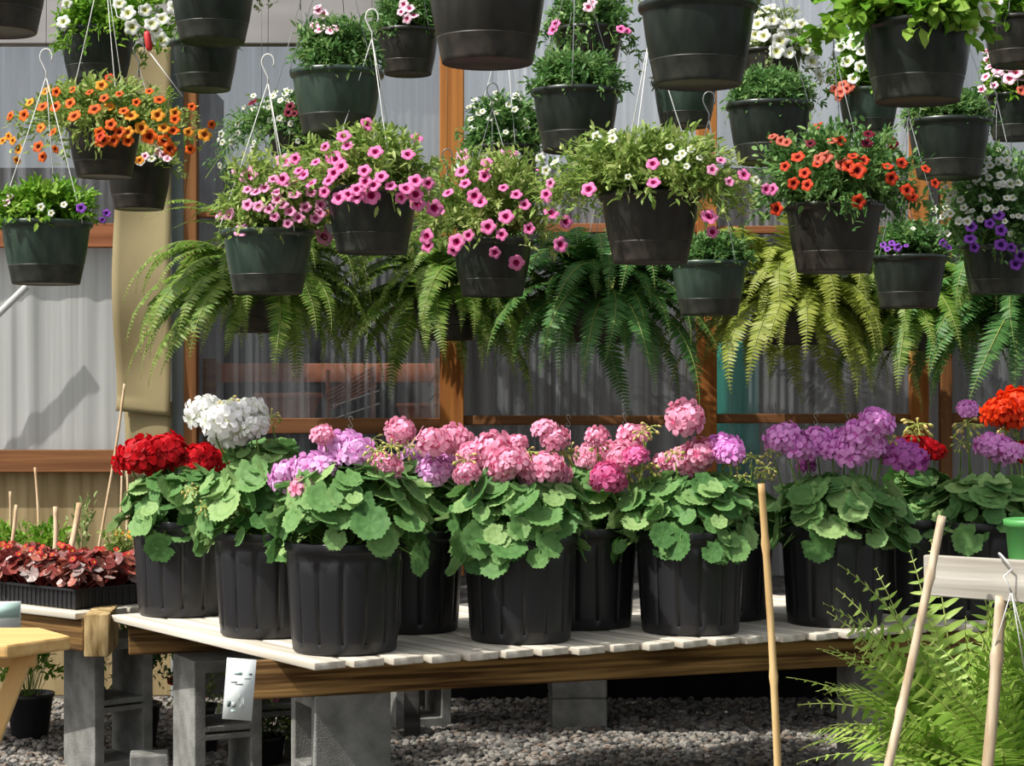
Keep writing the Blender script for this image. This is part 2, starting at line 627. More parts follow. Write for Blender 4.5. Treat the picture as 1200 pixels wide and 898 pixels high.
def hanger_parts(root, D, rimz, hh=.4, mat=None, up=.9, az=None):
    mat = mat or M_GWIRE
    az = az if az is not None else rng.random() * 2.1
    g = Geo()
    top = Vector((0, 0, rimz + hh))
    for k in range(3):
        a = az + k * 2 * PI / 3
        p = Vector((math.cos(a) * D * .495, math.sin(a) * D * .495, rimz - .01))
        q = Vector((math.cos(a) * D * .5, math.sin(a) * D * .5, rimz + .012))
        tube_geo(g, [p + Vector((math.cos(a), math.sin(a), 0)) * .006, q, q.lerp(top, .5) + Vector((0, 0, -.004)), top], .0013, 5)
    h = ob('hanger', g.mesh('hanger', mat), root)
    g = Geo()
    R = .017
    pts = [(0, 0, rimz + hh - .03), (0, 0, rimz + hh + .015)]
    for k in range(0, 11):
        a = -PI * .75 + k * (PI * 1.45) / 10
        pts.append((R * math.sin(a) * 1.0, 0, rimz + hh + .055 + R * math.cos(a) * 1.3))
    tube_geo(g, pts, .0022, 6)
    ob('hook', g.mesh('hook', mat), root)
    g = Geo()
    tube_geo(g, [(0, 0, rimz + hh + .075), (.002, 0, rimz + hh + .4), (0, 0, rimz + hh + up)], .001, 4)
    ob('suspension_wire', g.mesh('suspension_wire', M_GWIRE), root)


# ------------------------------------------------------------------ basket foliage
LEAFSTYLE = {
    'cal': (M_LEAF, .021, .75), 'cald': (M_LEAFD, .022, .8), 'petu': (M_LEAF, .026, .8), 'broad': (M_LEAFB, .038, 1.5),
    'pale': (M_LEAFP, .020, .9), 'deep': (M_LEAFD, .024, .95), 'green': (M_LEAFD, .021, .75), 'bright': (M_LEAFB, .026, .95),
}


def stem_paths(n, L, R, B, H, Dn, rimz, r0):
    ph = rng.random(n) * 2 * PI
    e = rng.random(n) ** 1.0
    cx, cy = np.cos(ph), np.sin(ph)
    Rx = np.where(cx > 0, R, L)
    rad = np.cos(e * PI / 2) ** .6
    rho = .55 + .45 * rng.random(n) ** .6
    tx = cx * Rx * rad * rho
    ty = cy * B * rad * rho
    tz = rimz + H * np.sin(e * PI / 2) ** .8 * rho - Dn * (1 - e) ** 1.5 * rho
    T = np.stack([tx, ty, tz], 1)
    S = np.stack([cx * r0 * .5 * rng.random(n), cy * r0 * .5 * rng.random(n), np.full(n, rimz - .01)], 1)
    Mid = S * .45 + T * .55
    Mid[:, 2] = np.maximum(Mid[:, 2], rimz + .01) + H * .35 * (1 - e) + .01
    return S, Mid, T


def basket_foliage(style, L, R, B, H, Dn, rimz, r0, n_stems, per):
    mat, ll, wf = LEAFSTYLE[style]
    S, Mid, T = stem_paths(n_stems, L, R, B, H, Dn, rimz, r0)
    t = .25 + .78 * rng.random((n_stems, per))
    t3 = t[:, :, None]
    Pp = (1 - t3) ** 2 * S[:, None] + 2 * t3 * (1 - t3) * Mid[:, None] + t3 ** 2 * T[:, None]
    Tg = 2 * (1 - t3) * (Mid - S)[:, None] + 2 * t3 * (T - Mid)[:, None]
    Pp, Tg = Pp.reshape(-1, 3), Tg.reshape(-1, 3)
    Tg /= np.linalg.norm(Tg, axis=1, keepdims=True) + 1e-9
    N = len(Pp)
    Dd = Tg * .5 + rng.normal(0, .6, (N, 3)) + np.array([0, 0, .25])
    M = frames(Dd, rng.normal(0, .6, N))
    sz = ll * (.7 + .6 * rng.random(N))
    M = M * sz[:, None, None]
    M[:, :, 1] *= wf
    g = Geo()
    var = np.clip(np.repeat(rng.random(n_stems) * .6, per) + .4 * rng.random(N), 0, 1)
    g.inst(LEAF_T, M, Pp + rng.normal(0, .006, (N, 3)), var)
    for i in range(0, n_stems, 2):
        pts = [tuple((1 - a) ** 2 * S[i] + 2 * a * (1 - a) * Mid[i] + a * a * T[i]) for a in (0, .33, .66, 1)]
        tube_geo(g, pts, .0012, 3, 1, False)
    return g.mesh('foliage', [mat, M_STALK]), T


def basket(label, cx, rim, W, D, fol, style='cal', flowers=(), rand=None, pot='d', stems=90, per=16, hanger=True, hh=.4, hmat=None,
           fr=.024, up=.9, az=None, cat='hanging basket', name='hanging_basket', kinds=None):
    Y = F * D / W
    c = P(cx, rim, Y)
    rimz = HPOT * D
    root = thing(name, label, cat, (c.x, c.y, c.z - rimz))
    ob('pot', POT_ME[pot], root, (0, 0, rimz), None, D).rotation_euler = (0, 0, rng.random() * 6)
    ob('saucer', SAUCER_ME[pot], root, (0, 0, rimz), None, D)
    ob('soil', SOIL_ME, root, (0, 0, rimz), None, D)
    if hanger:
        hanger_parts(root, D, rimz, hh, hmat, up, az)
    k = Y / F
    L, R = max(.05, (cx - fol[0]) * k), max(.05, (fol[1] - cx) * k)
    H, Dn = max(.03, (rim - fol[2]) * k), max(.0, (fol[3] - rim) * k)
    B = min(.5 * (L + R), .26)
    B = max(B * .85, D * .5)
    if style != 'broad':
        stems, per = int(stems * 2.1), int(per * 1.35)
    me, tips = basket_foliage(style, L, R, B, H, Dn, rimz, D * .45, stems, per)
    ob('foliage', me, root)

    def put(x, y, z, nx, ny, nz, col, r):
        q = track((nx, ny, nz))
        o = ob('flower', flower_mesh(col), root, (x, y, z), q, r)
        return o
    for fl in flowers:
        px, py, rp, col = fl
        x = (px - cx) * k
        z = rimz + (rim - py) * k
        sx = R if x > 0 else L
        u = x / sx
        w = (z - rimz) / (H if z > rimz else max(Dn, .06) + .04)
        dy = B * math.sqrt(max(0.06, 1 - u * u - min(1, w * w) * .9))
        dy = max(dy, D * .52 if z < rimz + .01 and abs(x) < D * .5 else 0)
        n = Vector((u * .55 - .18, -1 + .25 * rng.normal(), .35 + .45 * w + .25 * rng.normal()))
        # true apparent position allows for the flower hanging nearer than the pot's axis
        sc = (Y - dy) / Y
        gx = (c.x + x) * sc - c.x
        gz = CAMZ + (c.z - rimz + z - CAMZ) * sc - (c.z - rimz)
        put(gx, -dy, gz, n.x, n.y, n.z, col, rp * k * sc * 1.12)
    if rand:
        n, cols = rand
        idx = rng.permutation(len(tips))
        cnt = 0
        for i in idx:
            if cnt >= n:
                break
            t = tips[i]
            if t[1] > B * .45:
                continue
            d = Vector((t[0] * .8, t[1] - .12, t[2] - rimz + .1)).normalized()
            d = (d + Vector((-.1, -.6, .25)) + Vector(rng.normal(0, .25, 3))).normalized()
            put(t[0] * 1.02, t[1] * 1.02 - .005, t[2] + .01, d.x, d.y, d.z, cols[rng.integers(len(cols))], fr * (.8 + .4 * rng.random()))
            cnt += 1
    return root


def FL(col, *pts):
    return [(p[0], p[1], (p[2] if len(p) > 2 else 7), col) for p in pts]


HASH = np.random.default_rng(42).random((80, 3))
# top row, nearest the viewer
basket('dark hanging pot cut by the top left corner of the photo', -5, -50, 130, .254, (-75, 65, -120, -35), 'petu', rand=(8, ['white']), pot='b')
basket('dark green pot hung just above a smaller one, beside trailing white petunias', 249, -21, 104, .254, (190, 330, -70, 5), 'pale', rand=(26, ['white']), fr=.016)
basket('small dark green pot hung directly below a larger pot, over the tan sheet', 240, 50, 82, .21, (205, 275, 35, 62), 'cald', hanger=True, hh=.3, stems=40)
basket('dark green basket with white petunias spilling to one side, above the orange basket', 114, 36, 90, .254, (62, 235, -25, 85), 'bright',
       FL('white', (150, 15, 9), (170, 12, 8), (190, 22, 9), (155, 32, 9), (178, 28, 9), (205, 8, 9), (208, 50, 7), (212, 58, 6), (182, 35, 8), (140, 4, 8), (75, 32, 5), (225, 2, 8)), (6, ['white']), fr=.026)
basket('large green pot of bushy foliage with a few pale pink clusters at the back', 395, 84, 110, .254, (338, 452, 20, 98), 'cald',
       FL('pinkwhite', (373, 12, 6), (379, 17, 6), (368, 30, 6), (375, 34, 7), (388, 35, 7), (394, 33, 6), (372, 8, 5)), pot='g', stems=140)
basket('small dark pot with one pale pink flower cluster at the very top', 478, 36, 76, .21, (428, 525, -18, 52), 'cald',
       FL('pinkwhite', (473, 5, 6), (480, 10, 6), (477, 22, 6), (485, 18, 6), (470, 14, 5)), pot='b')
basket('very large dark pot cut by the top edge, beside the orange post', 571, -25, 147, .254, (500, 640, -90, -5), 'petu', rand=(10, ['pink']), pot='b')
basket('dark green pot of low bloomless foliage, right of the very large top pot', 675, 106, 106, .254, (614, 738, 62, 122), 'cald', stems=130)
basket('shaded pot with dark trailing leaves and two pink blooms, behind the low green foliage pot', 690, 34, 82, .23, (628, 757, -15, 90), 'deep',
       FL('pink', (648, 35, 7), (651, 28, 6), (728, 34, 6), (735, 36, 5)) + FL('pinkwhite', (690, 8, 7), (694, 3, 6)), pot='b')
basket('big dark green pot at the top edge, just before the white petunias', 818, 5, 140, .254, (742, 897, -55, 20), 'petu', rand=(8, ['white']))
basket('small green pot half hidden under the big pot, above the pale bedding flowers', 803, 96, 78, .22, (762, 845, 84, 104), 'pale', stems=30, pot='g', hh=.3)
basket('medium dark pot with fine green foliage, under the white petunias', 902, 122, 103, .254, (845, 962, 82, 138), 'green', stems=130)
basket('dark pot overflowing with white petunias at the top', 902, 60, 78, .22, (868, 972, 8, 110), 'pale',
       FL('white', (888, 28, 9), (905, 24, 9), (922, 30, 9), (940, 28, 8), (914, 48, 10), (910, 60, 9), (930, 45, 8), (952, 72, 9), (895, 42, 8), (950, 42, 8), (925, 62, 7), (945, 58, 7), (885, 40, 8), (890, 15, 8)), (12, ['white']), pot='b')
basket('small pot of white blooms with a coral cluster dangling from its side', 1018, 106, 74, .21, (962, 1035, 32, 128), 'bright',
       FL('white', (985, 55, 7), (1000, 52, 8), (1010, 60, 7), (993, 72, 8), (1008, 78, 7), (975, 85, 6), (1000, 92, 7), (1005, 45, 6)) + FL('coral', (978, 104, 6), (985, 108, 7), (992, 105, 6), (988, 100, 6), (996, 102, 6), (983, 114, 5)), (6, ['white']), pot='g')
big = basket('big dark green pot with broad bright leaves and a red plant tag', 1075, 28, 135, .254, (938, 1165, -45, 62), 'broad', rand=(5, ['white']), stems=170, per=20)
basket('medium dark pot with spreading fine green foliage, under the pot with the red tag', 1112, 141, 100, .254, (1050, 1168, 104, 160), 'green', stems=130)
basket('pot of pale pink and white blooms at the right photo edge', 1192, 112, 76, .22, (1142, 1235, 48, 130), 'bright',
       FL('pinkwhite', (1165, 62, 8), (1175, 68, 9), (1185, 60, 8), (1180, 75, 9), (1192, 72, 9), (1190, 85, 9), (1170, 80, 8), (1183, 92, 8), (1160, 78, 6), (1155, 90, 6), (1170, 86, 6), (1198, 62, 7), (1150, 105, 6), (1165, 100, 5)) + FL('coral', (1197, 106, 6)), (10, ['pinkwhite']), hmat=M_WIRE)
basket('dark pot with large dull leaves at the top right corner', 1192, 22, 82, .22, (1138, 1245, -45, 45), 'broad', FL('white', (1168, 3, 7)), stems=50, per=12, pot='b')

# middle rows
OR = FL('orange', (28, 135), (50, 125), (65, 125), (87, 136, 8), (82, 121, 7), (111, 128, 8), (66, 108, 6), (122, 115, 6), (117, 156), (130, 146, 7), (120, 165, 9), (133, 165, 7),
        (150, 165, 7), (140, 155), (175, 160, 9), (187, 117), (203, 153), (199, 175, 8), (248, 146, 5), (225, 125, 5), (175, 107, 5), (85, 105, 5), (48, 150, 6), (62, 155, 6), (45, 172),
        (50, 184, 6), (65, 175, 5), (223, 175, 6), (205, 140, 6), (145, 130, 6), (105, 108, 5), (12, 136, 6), (192, 165, 8), (160, 120, 5), (140, 110, 5)) + \
    FL('gold', (35, 120, 6), (154, 136, 8), (166, 150, 8), (185, 135, 8), (192, 150, 7), (221, 155, 6), (240, 158, 8), (22, 175, 6), (15, 165, 5), (10, 160, 5), (150, 155, 7), (48, 150, 5), (164, 188, 5), (20, 188, 5), (3, 165, 5))
ob_orange = basket('basket brimming with orange and gold calibrachoa, left of the tan sheet', 122, 148, 88, .22, (0, 250, 92, 192), 'petu', OR, (10, ['orange', 'gold', 'flame']), 'b', hmat=M_WIRE, stems=120, hh=.5, fr=.018)
basket('small dark pot partly hidden below the orange basket', 163, 192, 79, .21, (122, 218, 172, 208), 'cal',
       FL('pinkwhite', (185, 178, 5), (192, 182, 6), (196, 186, 5), (170, 183, 5)) + FL('white', (178, 186, 5), (165, 190, 5)) + FL('gold', (162, 188, 5)), pot='b', stems=50, hh=.3)
basket('lone green pot hanging before the milky panel, with pale leaves and few blooms', 54, 260, 108, .254, (-12, 130, 212, 272), 'bright',
       FL('pinkwhite', (10, 232, 7), (8, 238, 5)) + FL('purple', (95, 244, 6), (125, 250, 5), (120, 258, 4)) + FL('white', (48, 243, 5), (75, 240, 4), (60, 250, 4)), pot='g', az=1.57, stems=80, hmat=M_WIRE)
basket('dark pot with a mound of soft pink petunias, hung in front of the left-hand fern', 314, 270, 110, .254, (242, 402, 182, 292), 'petu',
       FL('palepink', (303, 242), (330, 240, 8), (345, 228, 8), (325, 225), (376, 240), (350, 255), (370, 256), (322, 254, 6), (300, 225), (290, 240), (310, 220), (335, 215, 6), (348, 210, 6),
          (290, 222, 6), (365, 225), (385, 232, 6), (315, 245, 6), (340, 248, 7), (358, 243), (325, 234), (337, 262, 6), (375, 250, 7), (320, 210, 6), (360, 212, 6), (395, 220, 6)), (8, ['palepink']), pot='g', az=1.2, hmat=M_WIRE)
basket('dark pot of magenta-eyed pink petunias, nearest basket of the pink row', 436, 221, 112, .254, (288, 522, 148, 262), 'petu',
       FL('pink', (407, 171), (440, 178, 9), (478, 181, 8), (346, 186, 7), (356, 205, 7), (381, 172, 6), (393, 187, 8), (400, 195, 8), (391, 203, 8), (427, 200, 8), (447, 207, 8), (428, 213, 8),
          (438, 217, 8), (418, 222, 8), (487, 212, 9), (476, 221, 9), (458, 218, 7), (397, 232, 9), (408, 228, 8), (418, 231, 8), (487, 228, 9), (489, 239, 9), (509, 244, 10), (380, 225, 7),
          (365, 215, 7), (350, 200, 6), (370, 190, 6), (502, 215, 7), (385, 212, 7), (470, 232, 7)), (6, ['pink']), stems=120, az=1.0, hmat=M_WIRE)
basket('dark pot with pink petunias trailing down both sides, before the orange post', 577, 281, 98, .254, (455, 668, 170, 315), 'petu',
       FL('pink', (541, 201, 8), (570, 190, 7), (568, 200, 7), (568, 207, 7), (556, 230, 9), (563, 237, 8), (593, 254, 9), (572, 266, 9), (500, 277, 9), (535, 284, 10), (549, 276, 7), (580, 296, 7),
          (605, 308, 9), (646, 250, 9), (605, 228, 7), (663, 260, 8), (501, 288, 8), (531, 293, 7), (525, 226, 7), (615, 240, 7), (640, 232, 7), (590, 220, 6), (545, 215, 7), (620, 268, 7), (515, 250, 7), (588, 275, 7)),
       (5, ['pink', 'palepink']), stems=120)
basket('large dark pot with grassy foliage and scattered pink petunias, centre of the display', 762, 227, 120, .254, (618, 892, 150, 262), 'petu',
       FL('pink', (690, 222, 9), (765, 192, 8), (766, 214, 8), (872, 205, 8), (831, 254, 10), (835, 272, 7), (898, 222, 7), (640, 228, 7)) + FL('palepink', (835, 199, 7), (845, 188, 6), (855, 213, 6), (645, 215, 6)) +
       FL('white', (650, 190, 6), (640, 200, 6), (633, 185, 6), (800, 180, 5), (810, 175, 5), (785, 172, 5), (795, 185, 5), (780, 190, 4), (805, 195, 4), (820, 185, 4)), (10, ['white']), 'b', stems=170, per=18, fr=.012, hmat=M_WIRE)
basket('small green pot with a thin cap of leaves, before the yellowish fern', 831, 307, 92, .22, (798, 888, 274, 318), 'green', pot='g', stems=70)
basket('big dark pot of orange-red petunias and dark foliage', 977, 240, 117, .254, (868, 1098, 145, 272), 'deep',
       FL('flame', (935, 184, 8), (1000, 183, 7), (1012, 188, 7), (1005, 200, 10), (1040, 195, 7), (1057, 191, 7), (1045, 209, 8), (1062, 224, 9), (943, 203, 7), (930, 215, 7), (946, 217, 7), (1068, 230, 8),
          (910, 245, 8), (985, 165, 6), (1096, 215, 6), (1085, 198, 6), (995, 195, 8), (920, 195, 6), (958, 192, 6)) + FL('coral', (968, 184, 8), (975, 165, 6), (960, 186, 7), (915, 165, 6), (908, 163, 6), (922, 167, 6), (905, 160, 5)) +
       FL('burgundy', (1018, 157, 7), (1016, 168, 7), (1046, 168, 7), (950, 168, 6)) + FL('pink', (905, 222, 7)), (8, ['flame', 'coral']), 'b', stems=150)
basket('small dark green pot with purple-tinged lobelia, beside the violet and white basket', 1065, 300, 90, .22, (1018, 1118, 262, 312), 'deep',
       FL('purple', (1045, 285, 4), (1052, 290, 5), (1040, 292, 4), (1105, 285, 5), (1112, 290, 4), (1062, 288, 3), (1035, 287, 4)) + FL('white', (1085, 270, 3), (1070, 268, 3)), stems=60)
basket('basket of tiny white blooms with violet trailers at the right edge', 1168, 288, 84, .22, (1088, 1240, 172, 320), 'deep',
       FL('purple', (1138, 266, 7), (1137, 280, 7), (1170, 252, 7), (1173, 270, 7), (1173, 287, 8), (1196, 300, 8), (1190, 310, 7), (1142, 290, 6), (1160, 262, 6), (1185, 290, 6)) + FL('white', *[(1094 + 112 * HASH[k][0], 180 + 82 * HASH[k][1], 2.6 + 3 * HASH[k][2]) for k in range(70)]), (30, ['white']), stems=170, fr=.013, hh=.45)
basket('shaded basket of tiny white blooms with burgundy flowers, behind the pale-clustered pot', 352, 146, 80, .22, (238, 402, 110, 215), 'green',
       FL('burgundy', (296, 120, 6), (340, 125, 6), (338, 132, 6), (345, 133, 5)), (80, ['white']), 'b', stems=130, fr=.011)
basket('basket of dark leaves and tiny white blooms hung before the orange post', 592, 172, 82, .22, (532, 652, 112, 205), 'deep', rand=(60, ['white']), pot='b', stems=120, fr=.011, hmat=M_WIRE)

g = Geo()
tube_geo(g, [(0, 0, -.028), (0, 0, -.02), (0, 0, .02), (0, 0, .028)], [.006, .010, .010, .006], 10)
ob('tag', g.mesh('tag', M_RED), ob_orange, ((181 - 122) / F * 5.85, -.10, .22 * .68 + (148 - 55) / F * 5.85), Quaternion((0, 1, 0), -.15))['label'] = 'red plastic tag on the hanger strand'
g = Geo()
tube_geo(g, [((181 - 122) / F * 5.85, -.10, .22 * .68 + (148 - 42) / F * 5.85), (.05, -.06, .46), (0, 0, .22 * .68 + .5)], .0016, 5)
tube_geo(g, [((181 - 122) / F * 5.85, -.10, .22 * .68 + (148 - 66) / F * 5.85), ((222 - 122) / F * 5.85, -.12, .22 * .68 + (148 - 120) / F * 5.85)], .0016, 5)
ob('hanger', g.mesh('hanger', M_WIRE), ob_orange)
# the red plant tag in the big pot and the pink tag on the orange basket's hanger
g = Geo()
box_geo(g, 0, 0, 0, .045, .002, .018)
tg = ob('plant_tag', g.mesh('plant_tag', M_RED), big, ((1056 - 1075) / F * 4.4, -.168, .254 * .68 + .045), Quaternion((0, 0, 1), .1))

# ------------------------------------------------------------------ ferns
FROND_ME = {}


def frond_mesh(mat, e0, bend, pl=.05, npair=26, wide=1.0, seed=0, twist=0.0):
    """one arching frond of length 1 along +X with its double row of leaflets"""
    n = 26
    s = np.linspace(0, 1, n)
    ang = np.radians(e0 - bend * s ** 1.15)
    ds = s[1] - s[0]
    x = np.concatenate([[0], np.cumsum(np.cos(ang[:-1]) * ds)])
    z = np.concatenate([[0], np.cumsum(np.sin(ang[:-1]) * ds)])
    sway = .05 * np.sin(s * 3 + seed)
    g = Geo()
    tube_geo(g, [(x[i], sway[i], z[i]) for i in range(n)], [.007 * (1 - .8 * q) for q in s], 4, 1, True, .5)
    tt = np.linspace(.1, .995, npair)
    X = np.interp(tt, s, x)
    Z = np.interp(tt, s, z)
    Yy = np.interp(tt, s, sway)
    A = np.interp(tt, s, ang)
    prof = np.clip(np.minimum((tt - .02) / .25, 1) * (1 - ((tt - .25) / .78).clip(0) ** 1.6), .08, 1)
    for side in (1, -1):
        T = np.stack([X, Yy, Z], 1)
        tang = np.stack([np.cos(A), np.zeros_like(A), np.sin(A)], 1)
        nor = np.stack([-np.sin(A), np.zeros_like(A), np.cos(A)], 1)
        tw = twist * (-1, 1, .4, -.6, 0, .8, -.2)[seed % 7]
        sidev = np.array([0, 1.0, 0]) * math.cos(tw) + nor * math.sin(tw)
        nor = nor * math.cos(tw) - np.array([0, 1.0, 0]) * math.sin(tw)
        D = sidev * side * .92 + tang * .32 + nor * (-.12) + rng.normal(0, .06, (npair, 3))
        M = frames(D, rng.normal(0, .15, npair), nor)
        ln = pl * 2.2 * prof * (.9 + .2 * rng.random(npair))
        M = M * ln[:, None, None]
        M[:, :, 1] = M[:, :, 1] / ln[:, None] * np.minimum(ln * 1.1, .9 / npair / .27 * .95 * wide)[:, None]
        g.inst(PINNA_T, M, T, np.clip(.25 + .5 * tt + rng.normal(0, .12, npair), 0, 1))
    return g.mesh('frond', [mat, M_RACHIS])


def fern_set(mat, key, specs, **kw):
    FROND_ME[key] = [frond_mesh(mat, e, b, seed=i, **kw) for i, (e, b) in enumerate(specs)]


HANGSPEC = [(70, 158), (50, 142), (30, 122), (8, 95), (80, 135), (62, 168), (20, 112), (-5, 84)]
fern_set(M_FERN, 'mid', HANGSPEC, pl=.055, npair=42)
fern_set(M_FERND, 'deep', HANGSPEC, pl=.055, npair=42)
fern_set(M_FERNY, 'yellow', HANGSPEC, pl=.055, npair=42)
fern_set(M_FERNB, 'bright', [(84, 25), (76, 45), (70, 55), (86, 60), (64, 70), (52, 70), (40, 66)], pl=.06, npair=20, wide=1.5, twist=1.2)


def add_fronds(root, key, n, L, z, az0=0, r0=.03, skip_back=None):
    meshes = FROND_ME[key]
    for i in range(n):
        a = az0 + i * 2.39996 + rng.normal(0, .15)
        m = meshes[i % len(meshes)]
        s = L * (.62 + .5 * rng.random())
        o = ob('frond', m, root, (math.cos(a) * r0, math.sin(a) * r0, z), None, (s, s, s))
        o.rotation_euler = (rng.normal(0, .12), rng.normal(0, .1), a)


def hanging_fern(label, cx, rim, Y, key, n, L, D=.25, hh=.4):
    c = P(cx, rim, Y)
    rimz = HPOT * D
    root = thing('hanging_fern', label, 'fern', (c.x, c.y, c.z - rimz))
    ob('pot', POT_ME['b'], root, (0, 0, rimz), None, D)
    ob('saucer', SAUCER_ME['b'], root, (0, 0, rimz), None, D)
    ob('soil', SOIL_ME, root, (0, 0, rimz), None, D)
    hanger_parts(root, D, rimz, hh, M_GWIRE)
    add_fronds(root, key, n, L, rimz - .01, rng.random() * 6)
    return root


hanging_fern('drooping Boston fern hung beside the tan sheet, under the soft pink petunias', 306, 330, 6.65, 'mid', 120, .55)
hanging_fern('Boston fern hung before the orange post under the trailing pink petunias', 524, 340, 6.75, 'mid', 110, .50)
hanging_fern('deep green Boston fern hanging under the pot with scattered pink petunias', 706, 342, 6.7, 'deep', 110, .54)
hanging_fern('yellowish Boston fern spreading wide under the orange-red basket', 930, 345, 6.75, 'yellow', 110, .55)
hanging_fern('Boston fern in a black pot under the purple-tinged lobelia pot', 1062, 352, 6.75, 'mid', 80, .46)
hanging_fern('deep green Boston fern at the right edge under the violet trailers', 1185, 348, 6.7, 'deep', 84, .54)

# ------------------------------------------------------------------ geraniums on the bench
ZB = .497


def gfoliage(n, L, R, H, Dn, B, sz, seed):
    g = Geo()
    ph = rng.random(n) * 2 * PI
    cz = rng.random(n)
    e = cz ** .8
    shell = .55 + .45 * rng.random(n) ** .5
    rad = np.cos(e * PI / 2) ** .5
    Rx = np.where(np.cos(ph) > 0, R, L)
    X = np.cos(ph) * Rx * rad * shell
    Yy = np.sin(ph) * B * rad * shell
    Z = .25 + H * np.sin(e * PI / 2) * shell - Dn * (1 - e) ** 2 * shell
    T = np.stack([X, Yy, Z], 1)
    Nn = np.stack([np.cos(ph) * rad * .8, np.sin(ph) * rad * .8, .25 + e * .9], 1) + rng.normal(0, .3, (n, 3))
    Nn /= np.linalg.norm(Nn, axis=1, keepdims=True)
    out = np.stack([np.cos(ph), np.sin(ph), -.4 * (1 - e)], 1) + rng.normal(0, .35, (n, 3))
    out = out - Nn * (out * Nn).sum(1, keepdims=True)
    out /= np.linalg.norm(out, axis=1, keepdims=True)
    Yv = np.cross(Nn, out)
    M = np.stack([out, Yv, Nn], 2)
    s = sz * (.55 + .75 * rng.random(n))
    g.inst(GLEAF_T, M * s[:, None, None], T)
    for i in range(n):
        base = np.array([X[i] * .12, Yy[i] * .12, .235])
        mid = base * .4 + T[i] * .6 + np.array([0, 0, .03])
        tube_geo(g, [tuple(base), tuple(mid), tuple(T[i])], .0022, 4, 2, False, .4)
    return g.mesh('foliage', [M_GER, M_GERZ, M_STALK])


def geranium(label, cx, py, fol, heads, buds=(), n=95, sz=.0365, rotz=0, pot=True):
    Yf = .631 * F / (py - 449)
    Y = Yf + .125
    x = (cx - 600) / F * Y
    root = thing('potted_geranium', label, 'potted geranium', (x, Y, ZB))
    ob('pot', NURS_ME, root).rotation_euler = (0, 0, rng.random() * 6)
    ob('soil', NSOIL_ME, root)
    k = Y / F
    zr = 449 + (CAMZ - ZB - .25) / k
    L, R = (cx - fol[0]) * k - .02, (fol[1] - cx) * k - .02
    H = (zr - fol[2]) * k - .02
    Dn = max(0, (fol[3] - zr) * k) + .01
    ob('foliage', gfoliage(int(n * 1.85), L, R, H, Dn, min(max(L, R), .2), sz, 0), root)

    def head(px, py_, rp, col, bud=False):
        dy = -.03 + .05 * rng.normal()
        dy = max(-.1, min(.06, dy))
        Yh = Y + dy
        p = P(px, py_, Yh)
        lx, lz = p.x - x, p.z - ZB
        r = rp * Yh / F * (1.0 if bud else 1.08)
        tilt = Vector((max(-.5, min(.5, lx * 1.5)) - .1, -.45 + .2 * rng.normal(), 1)).normalized()
        o = ob('bud_cluster' if bud else 'flower_head', BUD_ME if bud else head_mesh(col), root, (lx, dy, lz), track(tilt) @ Quaternion((0, 0, 1), rng.random() * 6), r)
        ln = max(.6, (lz - .24) / (5.0 * r))
        ob('stalk', STALK_ME, o, (0, 0, 0), None, (max(.35, .03 / max(r, .02)), max(.35, .03 / max(r, .02)), min(ln, 2.2)))
    for (px, py_, rp, col) in heads:
        head(px, py_, rp, col)
    for (px, py_, rp) in buds:
        head(px, py_, rp * 1.3, None, True)
    return root


GP = 'potted geraniums on the slatted bench'
geranium('red geranium in a tall black pot beside the begonia tray', 216, 725, (128, 300, 545, 640), FL('red', (163, 533, 20), (192, 528, 21), (178, 540, 18), (150, 540, 14), (205, 538, 13)))
geranium('smaller red geranium half hidden behind the white one', 262, 695, (225, 300, 545, 610), FL('red', (235, 536, 16), (252, 540, 14)), n=50)
geranium('white geranium standing taller than its neighbours', 316, 750, (218, 385, 512, 655), FL('gwhite', (240, 482, 18), (262, 492, 20), (288, 487, 20), (278, 507, 18), (298, 500, 14), (262, 510, 14)), [(268, 472, 9), (318, 490, 9), (222, 575, 8), (240, 595, 8)], n=105)
geranium('lavender-pink geranium in the foremost black pot at the bench corner', 404, 770, (308, 515, 535, 648), FL('lavender', (340, 558, 20), (362, 550, 18), (378, 548, 15), (400, 524, 19), (415, 530, 18)) + FL('salmon', (378, 509, 11), (451, 547, 16), (352, 572, 12)),
         [(368, 578, 9), (395, 575, 9), (440, 530, 10), (458, 525, 10)], n=115)
geranium('salmon and lavender geranium behind the foremost pot', 480, 745, (425, 560, 535, 625), FL('salmon', (469, 506, 15), (508, 518, 17), (530, 514, 16), (545, 520, 13)) + FL('lavender', (488, 543, 18), (508, 552, 16), (520, 545, 14)), [(480, 525, 11), (437, 517, 9)], n=85)
geranium('salmon-pink geranium in the middle of the front row', 610, 757, (512, 708, 545, 662), FL('salmon', (555, 535, 17), (578, 528, 19), (590, 545, 16), (566, 558, 17), (600, 540, 15), (548, 555, 13), (638, 503, 12), (650, 514, 14), (640, 548, 18), (622, 552, 15), (606, 520, 11), (655, 555, 12)),
         [(545, 540, 11), (618, 532, 10), (660, 535, 11), (668, 530, 9), (575, 562, 9)], n=120)
geranium('pink geranium in the back row behind the gap with a lone tall bud', 684, 740, (640, 745, 545, 625), FL('salmon', (700, 512, 11), (690, 535, 15), (715, 533, 15), (728, 530, 15), (742, 512, 15)), [(703, 523, 9), (760, 503, 10)], n=80)
geranium('pink geranium with one bloom raised high toward the wall rail', 809, 747, (705, 895, 550, 650), FL('hotpink', (710, 558, 16), (722, 566, 10), (745, 535, 12)) + FL('salmon', (803, 490, 19), (782, 542, 13), (810, 538, 18), (822, 530, 15), (730, 537, 16)) + FL('lilac', (848, 527, 18), (858, 531, 13)),
         [(733, 552, 11), (758, 550, 12), (790, 532, 9), (857, 545, 9), (752, 508, 9)], n=120)
